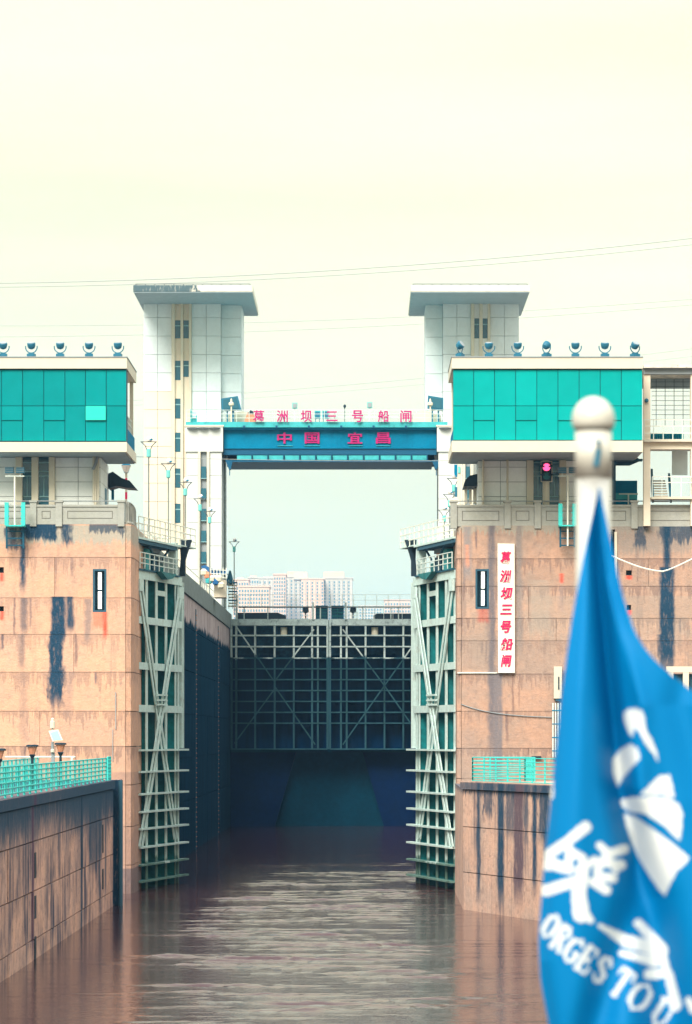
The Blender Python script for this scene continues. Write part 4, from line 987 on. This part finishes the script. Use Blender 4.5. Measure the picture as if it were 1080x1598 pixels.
# ---------------------------------------------------------------- small things round the piers
t = thing('awning', 'dark blue awning jutting from the left control building', 'awning', P(190,765,DW+4))
a_ = [(171,741),(178,738),(192,748),(204,752),(214,764),(200,763),(184,760),(171,764)]
part('cover', MB().prism([(X(x,DW+4),Z(y,DW+4)) for x,y in a_], DW+3, DW+5), M_black, t); part('bracket', MB().bar(P(176,764,DW+4),P(176,780,DW+4),.15), M_bridge, t)
t = thing('awning', 'dark blue curved awning beside the right control building', 'awning', P(735,760,DW+4))
a_ = [(722,763),(725,752),(732,746),(745,743),(745,762)]
part('cover', MB().prism([(X(x,DW+3),Z(y,DW+3)) for x,y in a_], DW+1, DW+4), M_black, t)
for px in (727,734,741): part('post', MB().bar(P(px,763,DW+3),P(px,786,DW+3),.16), M_white, t)
t = thing('lantern_post', 'lantern on a red and white striped post behind the left pier', 'lamp post', (X(197,206),206,TOPZ))
for k in range(5): part('pole_band', MB().tube(P(197,790-k*11,206),P(197,779.3-k*11,206),.07), M_red if k%2 else M_white, t)
part('lantern', MB().lathe([(.12,0),(.28,.45),(.22,.5),(.05,.62)],8,P(197,738,206)), M_bridge, t); part('glass', MB().lathe([(.1,-.01),(.3,.4)],8,P(197,737,205.8)), M_globe, t)

def twin_light(pxp, y0, y1, d, label):
    t = thing('twin_floodlight', label, 'floodlight', P(pxp,y1,d))
    part('pole', MB().tube(P(pxp,y0,d),P(pxp,y1,d),.05), M_railc, t)
    part('crossbar', MB().bar(P(pxp-15,y0+1,d),P(pxp+15,y0+1,d),.07), M_rail, t)
    for s_ in (-1,1):
        c = pxp+s_*8.5
        h = part('head', MB().pbox(c-6.5,c+6.5,y0-13,y0-4,d-.15,.3), M_lamp, t)
        part('fin', MB().pbox(c-6,c+6,y0-12,y0-11.3,d-.17,.016).pbox(c-6,c+6,y0-9.2,y0-8.5,d-.17,.016).pbox(c-6,c+6,y0-6.4,y0-5.7,d-.17,.016), M_joint, h)
        part('bracket', MB().bar(P(c,y0-4,d),P(c,y0+1,d),.06), M_rail, t)
twin_light(23,742,822,D1-.9,'twin floodlight on a white pole over the left ladder platform')
twin_light(886,742,852,DR-.9,'twin floodlight on a white pole over the right ladder platform')
def cage(px0,px1,y0,ym,y1,d,m,label):
    t = thing('ladder_platform', label, 'ladder', P((px0+px1)/2,ym,d))
    part('platform', MB().pbox(px0,px1,ym-1,ym+1.2,d-1.1,1.1), m, t)
    for px in (px0+1.5,px1-1.5):
        part('stile', MB().bar(P(px,y0,d-1),P(px,ym,d-1),.22,.22), m, t); part('stile', MB().bar(P(px,ym,d-.6),P(px,y1,d-.6),.10), M_leafn, t)
    for k in range(4):
        y = y0+6+k*8; part('rail', MB().bar(P(px0+1.5,y,d-1),P(px0+6,y,d-1),.06), m, t); part('rail', MB().bar(P(px1-6,y,d-1),P(px1-1.5,y,d-1),.06), m, t)
    for k in range(3):
        y = ym+9+k*11; part('rung', MB().bar(P(px0+1.5,y,d-.6),P(px1-1.5,y,d-.6),.07), M_leafn, t)
cage(9,38,784,820,856,D1,M_teal,'turquoise ladder platform fixed to the top of the left pier')
cage(873,898,786,820,854,DR,M_teal,'dark ladder platform fixed to the right pier beside the flag pole')
t = thing('traffic_light', 'black two-lamp signal showing red, on the right parapet', 'traffic light', P(853,752,DR+.1))
DW = DR+1.5
part('border', MB().pbox(844,862,719.5,752,DW-1.3,.1), M_tube and M_white, t); part('housing', MB().pbox(845.3,860.7,721,750.5,DW-1.5,.19), M_black, t)
for y, m in ((729,M_redlit),(742.5,M_greenoff)):
    o = part('lens', MB().tube(P(853,y,DW-1.56),P(853,y,DW-1.5),.21,20), m, t)
    hd = MB(); c = P(853,y,DW-1.5)
    for k in range(8):
        a0, a1 = math.pi*k/8, math.pi*(k+1)/8
        hd.bar(c+Vector((.24*math.cos(a0),-.12,.24*math.sin(a0))), c+Vector((.24*math.cos(a1),-.12,.24*math.sin(a1))), .24, .015)
    part('visor', hd, M_black, t)
part('post', MB().bar(P(853,752,DW-1.2),P(853,790,DW-1.2),.09), M_white, t)

# vertical sign
t = thing('vertical_sign', 'tall white board with seven red brush characters on the right pier', 'sign', P(790,1050,DR))
part('board', MB().add([P(776.5,848,DR-.25),P(803,848.5,DR-.25),P(803.5,1050,DR-.25),P(777.5,1050,DR-.25),P(776.5,848,DR-.04),P(803,848.5,DR-.04),P(803.5,1050,DR-.04),P(777.5,1050,DR-.04)],
     [(0,1,2,3),(4,5,6,7),(0,1,5,4),(1,2,6,5),(2,3,7,6),(3,0,4,7)]), M_board, t)
for ch, y, x, w in zip('葛洲坝三号船闸', (870,899,926,951,978,1005,1031), (789,789,790.5,790,789.5,790.5,790), (17,18,19,19,17,20,17)):
    put_glyph(ch, x, y, w, 19, DR-.27, M_red, t, .028, .16, .06)
for px, d, zt, l in ((865,DR,0,''),):
    t = thing('mooring_column', 'white slotted mooring column on the right pier beside the flag', 'mooring post', P(868,1180,DR-.4))
    part('head', MB().pbox(864.5,877,1040,1090,DR-.5,.45), M_white, t); part('slot', MB().pbox(871,873,1056,1076,DR-.53,.02), M_black, t)
    part('foot', MB().pbox(867,875,1090,1094,DR-.45,.4), M_navy, t)
    for k in range(4): part('stem', MB().pbox(862+k*4,864+k*4,1097,1182,DR-.4,.2), M_rail, t)
    for k in range(4): part('clip', MB().pbox(861.5,877,1108+k*21,1109.5+k*21,DR-.42,.02), M_bridge, t)
t = thing('white_gangway', 'white railed gangway frame behind the flag at the right edge', 'gangway', P(1085,1090,DR-2))
part('top_beam', MB().pbox(1040,1130,1040,1049,DR-2,.3), M_white, t)
for px in (1042,1066,1100): part('post', MB().pbox(px,px+9,1049.2,1130,DR-2,.3), M_white, t)
part('panel', MB().pbox(1042,1130,1052,1125,DR-1.6,.1), M_navy, t)
single('conduit', MB().pbox(959,963,830,920,DR-.12,.12).pbox(961,964,905,1060,DR-.12,.11), M_white, 'white vertical conduit right of the flag pole', 'pipe')
single('drain_slot', MB().pbox(953.5,959.5,826,1215,DR+.5,.2), M_black, 'dark vertical groove in the right pier beside the flag', 'groove')
pts = [P(952+k*8.2, 866+26*math.sin(min(1,k/11)*math.pi/2)**1.0 - (2.5*(max(0,k-10))**1.2 if k > 10 else 0), DR-3) for k in range(18)]
single('slack_cable', MB().path(pts,.045,6), M_railc, 'white slack cable hanging across the right pier', 'cable')
single('wall_rail', MB().pbox(714,776,1049,1050.8,DR-.1,.08), M_railc, 'thin pale pipe along the right pier beneath the sign foot', 'pipe')
pts = [P(720+k*9, 1099+ (22*(1-math.exp(-k/6))), DR-.06) for k in range(17)]
single('loose_cable', MB().path(pts,.025,5), M_joint, 'dark loose cable drooping across the lower right pier', 'cable')
single('wall_bracket', MB().pbox(830,845,1180,1182.5,DR-.3,.3), M_black, 'small dark bracket above the turquoise railing', 'bracket')
single('wall_conduit', MB().pbox(180,181.2,1080,1138,D1-.08,.08).pbox(175.5,176.5,1138,1188,D1-.06,.06), M_joint, 'thin conduit on the left pier above the railing end', 'pipe')

# torch lamps and solar post on the left guide wall
def torch(px, ytop, d, label):
    t = thing('torch_lamp', label, 'street lamp', (X(px,d),d,DECK), 'black torch lamps on the left guide wall')
    zt = Z(ytop,d)
    part('pole', MB().tube((X(px,d),d,DECK),(X(px,d),d,zt-.45),.06,8), M_black, t)
    part('collar', MB().lathe([(.06,-.55),(.14,-.42),(.1,-.38)],8,(X(px,d),d,zt)), M_black, t)
    part('glass', MB().lathe([(.10,-.40),(.21,-.07)],8,(X(px,d),d,zt)), M_rust, t)
    part('cap', MB().lathe([(.27,-.065),(.27,0),(.2,.03)],8,(X(px,d),d,zt)), M_black, t)
torch(50.5,1163,150,'black torch lamp left of the solar panel post'); torch(94.5,1160,158,'black torch lamp right of the solar panel post'); torch(-1,1169,141,'black torch lamp cut by the left photo edge')
ds = 160
t = thing('solar_post', 'grey post with tilted solar panel and white beacon on the guide wall', 'solar light', (X(82,ds),ds,DECK))
part('pole', MB().tube((X(82,ds),ds,DECK),P(82,1158,ds),.06).tube(P(84,1175,ds),(X(84,ds),ds,DECK),.05), M_joint, t)
part('panel', MB().add([P(76,1141,ds-.2),P(91,1139,ds-.2),P(98,1155,ds-.5),P(82,1157,ds-.5),P(76,1140.5,ds-.15),P(91,1138.5,ds-.15),P(98,1154,ds-.42),P(82,1156,ds-.42)],
     [(0,1,2,3),(4,5,6,7),(0,1,5,4),(1,2,6,5),(2,3,7,6),(3,0,4,7)]), M_white, t)
part('cells', MB().add([P(78,1142,ds-.22),P(90,1140.2,ds-.22),P(96,1154,ds-.50),P(83,1155.8,ds-.50)],[(0,1,2,3)]), M_frame, t)
part('beacon', MB().lathe([(.12,0),(.12,.3),(.08,.32),(.08,.42),(.03,.46)],10,P(82,1136,ds)), M_white, t)
part('beacon_stem', MB().tube(P(82,1141,ds),P(82,1135,ds),.04), M_white, t)
part('ball', MB().lathe([(.02,-.1),(.09,-.05),(.09,.05),(.02,.1)],10,P(82,1172,ds-.1)), M_white, t)

# clutter on the left wall top beside the pillar
dq = 318
t = thing('equipment_shed', 'small shed with blue awning and railings at the foot of the left bridge pillar', 'shed', (X(335,300),300,TOPZ))
dq = 300
part('body', MB().pbox(334,352,905,932,dq,3), M_cladw, t)
part('awning', MB().prism([(X(a,dq),Z(b,dq)) for a,b in ((314,884),(320,882),(332,888),(352,891),(355,896),(330,896),(318,892))], dq-.4, dq+1.2), M_blueclutter, t)
for k in range(6): part('rail_post', MB().bar(P(329+k*4.8,886,dq-.5),P(329+k*4.8,902,dq-.5),.06), M_railc, t)
for y in (889,895,901): part('rail', MB().bar(P(328,y,dq-.5),P(354,y+1,dq-.5),.05), M_railc, t)
for k,(px,py,m) in enumerate(((318,893,M_white),(324,898,M_rust),(330,903,M_white),(337,908,M_blueclutter),(341,903,M_white),(345,913,M_white),(326,906,M_bridge2))):
    part('bundle', MB().lathe([(.1,-.3),(.3,-.2),(.33,.1),(.12,.3)],7,P(px,py,dq-.8)), m, t)
t = thing('gate_stair', 'white and dark stair stack at the left end of the far gate', 'stairs', P(362,950,336))
for k in range(9): part('step', MB().pbox(356+(k%2)*1,370 - (k%3),908+k*4.6,910+k*4.6,335,.8), M_white if k%3 else M_lamp, t)
for px in (357,363,369.5): part('post', MB().pbox(px-.4,px+.5,905,950,335,.1), M_rail, t)
part('motor', MB().lathe([(.2,-.6),(.45,-.3),(.3,.1),(.2,.5),(.08,.9)],8,P(359,905,336)), M_lamp, t)
t = thing('white_post', 'white pole with blue boxes between the right pier and bridge pillar', 'pole', P(716,786,215))
part('pole', MB().bar(P(717,700,215),P(717,815,215),.25), M_white, t); part('box', MB().pbox(709,714,725,742,215,.3), M_bridge, t); part('box', MB().pbox(715,718.5,728,738,214.8,.2), M_lampgreen, t); part('box', MB().pbox(710,715,760,775,215,.3), M_lamp, t)
part('dish', MB().lathe([(.05,-.1),(.3,0),(.33,.1)],12).xf(lambda v: Matrix.Rotation(R(80),3,'X') @ v + P(709,785,214.6)), M_white, t)
railing('cream railing on the wall top behind the right gate leaf', [(6.2,222,TOPZ),(6.4,300,TOPZ)], 1.1, 3, [.5,1], M_railc, .03, .03)
railing('cream railing on the wall top behind the left gate leaf', [(-13.7,222,TOPZ),(-13.5,312,TOPZ)], 1.1, 3, [.5,1], M_railc, .03, .03)

# ---------------------------------------------------------------- power lines
def wire(p0, p1, sag, r, label, n=24):
    a, b = P(*p0), P(*p1)
    pts = [a.lerp(b,k/n)-Vector((0,0,sag*4*(k/n)*(1-k/n))) for k in range(n+1)]
    single('power_line', MB().path(pts,r,5), M_wire, label, 'power line', None)
wire((-300,442,480),(1400,330,480),3.0,.055,'upper of the two power lines crossing the whole sky')
wire((-300,447,480),(1400,341,480),3.0,.045,'lower of the two power lines crossing the whole sky')
wire((-100,508,600),(1300,448,600),2.0,.038,'faint power line passing behind the tower windows')
wire((-100,526,600),(1300,455,600),2.0,.038,'faint power line just below the one behind the towers')
wire((-100,640,600),(1300,515,600),2.0,.035,'thin power line passing above the bridge characters')
wire((-100,646,600),(1300,528,600),2.0,.025,'faintest power line, lowest above the bridge')
wire((190,712,204),(700,719,204),.1,.016,'thin cable strung across the lock just below the bridge girder')

# ---------------------------------------------------------------- far city
def block(label, px0, px1, ytop, d, depth, m, cols, rows, group=None, crown=None, stripe=False):
    t = thing('apartment_block', label, 'apartment block', (X((px0+px1)/2,d), d, TOPZ))
    part('wall', MB().box(X(px0,d), X(px1,d), d, d+depth, TOPZ-1, Z(ytop,d)), m, t)
    if crown: part('roof_house', MB().box(X(crown[0],d), X(crown[1],d), d+2, d+depth-2, Z(ytop,d), Z(crown[2],d)), M_cityB if m is M_cityA else M_cityA, t)
    part('cornice', MB().box(X(px0,d)-.8, X(px1,d)+.8, d-.8, d+depth, Z(ytop,d)+.01, Z(ytop,d)+1.2), m, t)
    w = (px1-px0)/cols; y1 = 968; hh = (y1-ytop-3)/rows
    for i in range(cols):
        if stripe and i % 2: 
            part('balcony_bay', MB().box(X(px0+i*w+.2*w,d), X(px0+(i+.8)*w,d), d-1.1, d-.01, TOPZ, Z(ytop+2,d)), m, t)
            continue
        for j in range(rows):
            c = ((X(px0+(i+.5)*w,d)), d-.32, Z(ytop+3+(j+.5)*hh,d))
            cell('window', M_cityw, w*.55*d/F, .31, hh*.6*d/F, t, c)
    return t
dC = 3600
block('low cream apartment block at the far left of the hazy city', 364,388,905,dC,40,M_cityA,6,9,crown=(370,380,901))
block('stepped pale apartment block with rooftop huts in the hazy city', 388,404,902,dC+140,40,M_cityB,4,10,crown=(390,400,898))
block('wide low cream block in front of the hazy towers', 372,420,916,dC-700,40,M_cityA,11,8)
block('pale apartment tower left of the cream tower', 404,430,903,dC+90,40,M_cityB,7,11,crown=(410,426,900),stripe=True)
block('cream apartment tower left of the twin crowned blocks', 427,446,897,dC,40,M_cityA,5,12)
block('blue grey crowned tower in the middle of the hazy city', 446,471,901,dC+70,40,M_cityB,7,12,crown=(448,479,892),stripe=True)
block('cream crowned block with tall window columns in the hazy city', 470,505,904,dC-30,40,M_cityA,9,12,crown=(458,480,893),stripe=True)
block('right crowned block with many blue windows in the hazy city', 505,550,903,dC,45,M_cityB,12,12,crown=(505,537,892),stripe=True)
block('faint low block behind the right half of the far gate', 600,640,937,dC+500,45,M_cityA,9,5)
block('faint low cream block right of the crowned blocks', 560,596,946,dC+400,45,M_cityB,8,4)

# ---------------------------------------------------------------- flag pole and flag
dP = 8.0
def flag_mat(name, col, rough=.55, trans=.25):
    m = bpy.data.materials.new(name); m.use_nodes = True; nt = m.node_tree; N = nt.nodes.new; L = nt.links.new
    b = nt.nodes['Principled BSDF']; b.inputs['Base Color'].default_value = (*col,1); b.inputs['Roughness'].default_value = rough; b.inputs['Specular IOR Level'].default_value = .12
    b.inputs['Sheen Weight'].default_value = .0
    tr = N('ShaderNodeBsdfTranslucent'); tr.inputs[0].default_value = (*col,1); mx = N('ShaderNodeMixShader'); mx.inputs[0].default_value = trans
    out = nt.nodes['Material Output']; L(b.outputs[0], mx.inputs[1]); L(tr.outputs[0], mx.inputs[2]); L(mx.outputs[0], out.inputs[0])
    geo = N('ShaderNodeNewGeometry'); nz = N('ShaderNodeTexNoise'); nz.inputs['Scale'].default_value = 900; L(geo.outputs['Position'], nz.inputs['Vector'])
    bp = N('ShaderNodeBump'); bp.inputs['Strength'].default_value = .2; bp.inputs['Distance'].default_value = .001; L(nz.outputs[0], bp.inputs['Height']); L(bp.outputs[0], b.inputs['Normal'])
    return m
MF = flag_mat('blue_flag_cloth', (.0,.185,.45)); MFW = flag_mat('white_flag_print', (.80,.82,.80))
t = thing('flag_pole', 'blurred pale metal flag pole with a domed cap at the ship bow', 'flag pole', (X(926,dP),dP,Z(1800,dP)))
cx = X(926,dP); k = dP/F
cap = MB().lathe([(0.001,0)]+[(33.5*k*math.cos(a), Z(655,dP)+36*k*math.sin(a)) for a in [R(v) for v in (-25,-12,0,12,25,38,50,62,74,84,90)]],32,(cx,dP,0)); cap.v = cap.v[32:]; cap.f = [tuple(i-32 for i in f) for f in cap.f if min(f) >= 32]+[tuple(range(31,-1,-1))]; cap.smooth = True
part('domed_cap', cap, M_poleslv, t)
sm = MB().lathe([(30*k,Z(669,dP)),(24*k,Z(674,dP)),(24*k,Z(668,dP))],32,(cx,dP,0)); part('cap_neck', sm, M_joint, t)
s1 = MB().lathe([(28.5*k,Z(745,dP)),(28.5*k,Z(674,dP))],32,(cx,dP,0)); s1.smooth = True; part('sleeve', s1, M_poleslv, t)
s2 = MB().lathe([(27*k,Z(1800,dP)),(27*k,Z(745,dP))],32,(cx,dP,0)); s2.smooth = True; part('pole', s2, M_chrome, t)
part('pulley', MB().bar(P(934,700,dP-.045),P(930,728,dP-.045),.012,.012).tube(P(934,690,dP-.06),P(934,690,dP-.04),.006), M_lamp, t)
# flag
Lp = [(760,935),(800,925),(870,910),(950,895),(1010,886),(1080,876),(1180,866),(1260,858),(1340,850),(1400,845),(1470,840),(1530,843),(1598,856),(1680,868)]
Rp = [(760,936),(800,944),(860,957),(930,972),(990,992),(1025,1016),(1055,1050),(1085,1090),(1120,1125),(1200,1150),(1300,1160),(1500,1175),(1680,1180)]
ys = np.arange(762, 1682, 2.0); NC = 170
Lx = np.interp(ys, [a for a,b in Lp], [b for a,b in Lp]); Rx = np.interp(ys, [a for a,b in Rp], [b for a,b in Rp])
ker = np.hanning(31); ker /= ker.sum(); Rx = np.convolve(np.pad(Rx,15,'edge'), ker, 'valid'); Lx = np.convolve(np.pad(Lx,15,'edge'), ker, 'valid'); Rx[:6] = np.maximum(Rx[:6], Lx[:6]+1)
s = np.linspace(0,1,NC+1); PX = Lx[:,None]+(Rx-Lx)[:,None]*s[None,:]; PY = np.repeat(ys[:,None], NC+1, 1)
grow = np.maximum(.02, 1-np.exp(-(PY-760)/260.0))
def ridge(fy, fx, w, amp, sl=0):
    c = np.interp(PY, fy, fx); ww = np.interp(PY, fy, w); q = (PX-c)/ww
    return amp*np.exp(-q*q)*np.minimum(ww, 17)
depth = np.zeros_like(PX)
fold = ridge([760,850,1000,1130,1230,1400,1600],[933,930,945,958,968,1010,1040],[3,8,13,17,20,30,40], 2.8)
fold += ridge([760,900,1100,1300,1600],[938,957,985,1030,1080],[2,8,16,30,40], .55)
fold -= ridge([760,900,1100,1300,1600],[937,943,1000,1000,1030],[3,6,14,26,34], .5)
fold -= ridge([760,900,1100,1300,1600],[927,915,905,900,905],[3,10,18,26,34], .45)
fold += ridge([1250,1400,1500,1600],[1000,985,960,930],[10,22,26,30], .9)*np.clip((PY-1250)/100,0,1)
fold += ridge([900,1100,1250],[1100,1060,1100],[20,24,30], .35)
fold += ridge([760,1200,1500,1680],[900,855,838,862],[3,14,16,16], .8)
depth = -.09 - .17*(1-np.exp(-np.clip(PY-790,0,None)/260.0)) + fold*k*2.3 + .012*np.sin(PX/60+PY/140)*grow
DD = dP + depth - .03*(1-grow)
VXX = (PX-VX)*DD/F; VZZ = (VY-PY)*DD/F
verts = np.stack([VXX, DD, VZZ], -1).reshape(-1,3)
nr, nc = PX.shape
idx = np.arange(nr*nc).reshape(nr,nc)
faces = np.stack([idx[:-1,:-1], idx[1:,:-1], idx[1:,1:], idx[:-1,1:]], -1).reshape(-1,4)
cxp = (PX[:-1,:-1]+PX[1:,1:])/2; cyp = (PY[:-1,:-1]+PY[1:,1:])/2
qx, qy = (cxp-820)*2.673, (cyp-1000)*2.673       # print is laid out in a 2.673x enlarged frame
mask = np.zeros(qx.shape, bool)
def poly(pts):
    global mask
    ins = np.zeros(qx.shape, bool); n = len(pts)
    for i in range(n):
        x0,y0 = pts[i]; x1,y1 = pts[(i+1)%n]
        if y0 == y1: continue
        c = ((y0 > qy) != (y1 > qy)) & (qx < (x1-x0)*(qy-y0)/(y1-y0)+x0); ins ^= c
    mask |= ins
def stroke(x0,y0,x1,y1,r0,r1=None, X_=None, Y_=None):
    global mask
    r1 = r0 if r1 is None else r1
    dx, dy = x1-x0, y1-y0; L2 = dx*dx+dy*dy+1e-9
    u = np.clip(((qx-x0)*dx+(qy-y0)*dy)/L2,0,1)
    mask |= np.hypot(qx-x0-u*dx, qy-y0-u*dy) < r0+(r1-r0)*u
poly([(410,300),(430,285),(458,280),(484,290),(497,318),(500,365),(528,415),(548,465),(553,507),(532,468),(502,432),(478,385),(455,362),(447,402),(430,382),(413,340)])
poly([(385,612),(362,545),(365,490),(398,452),(440,430),(468,448),(478,490),(450,522),(410,565)])
poly([(475,645),(520,600),(560,562),(600,558),(612,600),(622,656),(570,642),(520,640)])
poly([(395,662),(450,652),(540,648),(600,656),(640,682),(655,720),(650,800),(642,835),(580,772),(500,722),(430,712),(402,690)])
poly([(410,720),(460,735),(540,790),(620,850),(683,905),(670,927),(630,962),(582,1062),(550,1030),(480,920),(440,830),(420,770)])
stroke(104,590,106,650,12,10)
for q in ((250,778,160,848,24,18),(160,848,100,890,20,22),(98,890,98,935,22,24),(110,930,185,955,26,18),(185,865,180,930,16,16),(185,880,240,905,18,16),(225,955,290,915,18,16),(240,905,225,950,12,12),
          (308,852,350,890,14,18),(350,890,412,868,18,20),(300,960,330,900,18,14),(330,925,400,935,18,20),(330,900,380,960,12,12),(300,985,365,990,16,20),(88,1042,215,1000,24,20),(240,960,222,1050,26,30),(222,1050,232,1140,30,34),(240,1140,272,1165,28,14),(280,1005,338,1040,18,20),
          (310,1188,420,1252,8,26),(420,1252,545,1285,26,30),(470,1178,575,1290,18,22),(400,1302,540,1338,12,24),(560,1290,590,1370,24,14),(515,1392,590,1385,22,20),(600,1390,625,1520,16,26),(680,1500,700,1540,14,16)):
    stroke(*q)
def letter(ch, cx_, cy_, w, h, ang, lean=0):
    G = {'O':[(0,.5,-.35,.3,1),(-.35,.3,-.42,0,1.5),(-.42,0,-.35,-.3,1.5),(-.35,-.3,0,-.5,1),(0,.5,.35,.3,1),(.35,.3,.42,0,1.5),(.42,0,.35,-.3,1.5),(.35,-.3,0,-.5,1)],
         'R':[(-.28,.5,-.28,-.5,1.5),(-.42,.5,.15,.5,.8),(.15,.5,.35,.28,1.3),(.35,.28,.12,.02,1.1),(.12,.02,-.25,0,.8),(0,0,.38,-.5,1.4),(-.42,-.5,-.12,-.5,.8)],
         'G':[(.38,.3,.1,.5,1),(.1,.5,-.3,.34,1),(-.3,.34,-.42,0,1.5),(-.42,0,-.3,-.34,1.5),(-.3,-.34,.05,-.5,1),(.05,-.5,.35,-.38,1),(.35,-.38,.35,-.05,1.4),(.12,-.05,.48,-.05,.8)],
         'E':[(-.28,.5,-.28,-.5,1.5),(-.4,.5,.36,.5,.9),(.36,.5,.38,.3,.8),(-.25,0,.15,0,.8),(.15,.12,.15,-.12,.7),(-.4,-.5,.38,-.5,.9),(.38,-.5,.42,-.28,.8)],
         'S':[(.32,.28,.1,.5,.9),(.1,.5,-.25,.42,1.1),(-.25,.42,-.3,.18,1.4),(-.3,.18,.28,-.15,1.5),(.28,-.15,.28,-.4,1.3),(.28,-.4,0,-.5,1),(0,-.5,-.32,-.3,.9)],
         'T':[(0,.5,0,-.5,1.5),(-.42,.5,.42,.5,1),(-.42,.5,-.44,.26,.8),(.42,.5,.44,.26,.8),(-.15,-.5,.15,-.5,.8)],
         'U':[(-.3,.5,-.3,-.2,1.5),(-.3,-.2,0,-.48,1.2),(0,-.48,.3,-.2,1),(.3,-.2,.3,.5,.9),(-.45,.5,-.15,.5,.8),(.15,.5,.45,.5,.8)]}[ch]
    ca, sa = math.cos(R(ang)), math.sin(R(ang))
    for x0,y0,x1,y1,t_ in G:
        def m(x,y): return cx_+x*w*ca+y*h*sa*1.0, cy_+x*w*sa-y*h*ca
        a, b = m(x0,y0), m(x1,y1); stroke(*a, *b, 6.6*t_)
for ch, lx, ly, w, h, a in (('O',106,1190,54,84,32),('R',150,1240,56,86,34),('G',200,1290,62,88,34),('E',256,1330,62,90,32),('S',320,1372,64,92,32),('T',402,1428,74,96,34),('O',478,1486,84,98,34),('U',572,1558,84,98,34)):
    letter(ch, lx, ly, w*1.0, h*1.2, a)
me = bpy.data.meshes.new('flag'); me.from_pydata(verts.tolist(), [], faces.tolist())
me.materials.append(MF); me.materials.append(MFW)
me.polygons.foreach_set('material_index', mask.reshape(-1).astype(np.int32)); me.polygons.foreach_set('use_smooth', [True]*len(me.polygons)); me.update()
o = link('flag', me); o['label'] = 'bright blue ship flag with white emblem and lettering hanging from the pole'; o['category'] = 'flag'

# ---------------------------------------------------------------- haze
hm = bpy.data.materials.new('haze'); hm.use_nodes = True; nt = hm.node_tree
nt.nodes.remove(nt.nodes['Principled BSDF'])
pv = nt.nodes.new('ShaderNodeVolumePrincipled'); pv.inputs['Color'].default_value = (.32,.64,1,1); pv.inputs['Density'].default_value = .00009
pv.inputs['Anisotropy'].default_value = 0.0
nt.links.new(pv.outputs[0], nt.nodes['Material Output'].inputs['Volume'])
hz = link('haze', MB().box(-3100,3100,-80,4500,WL-1.5,190).mesh('haze', hm)); hz['kind'] = 'stuff'
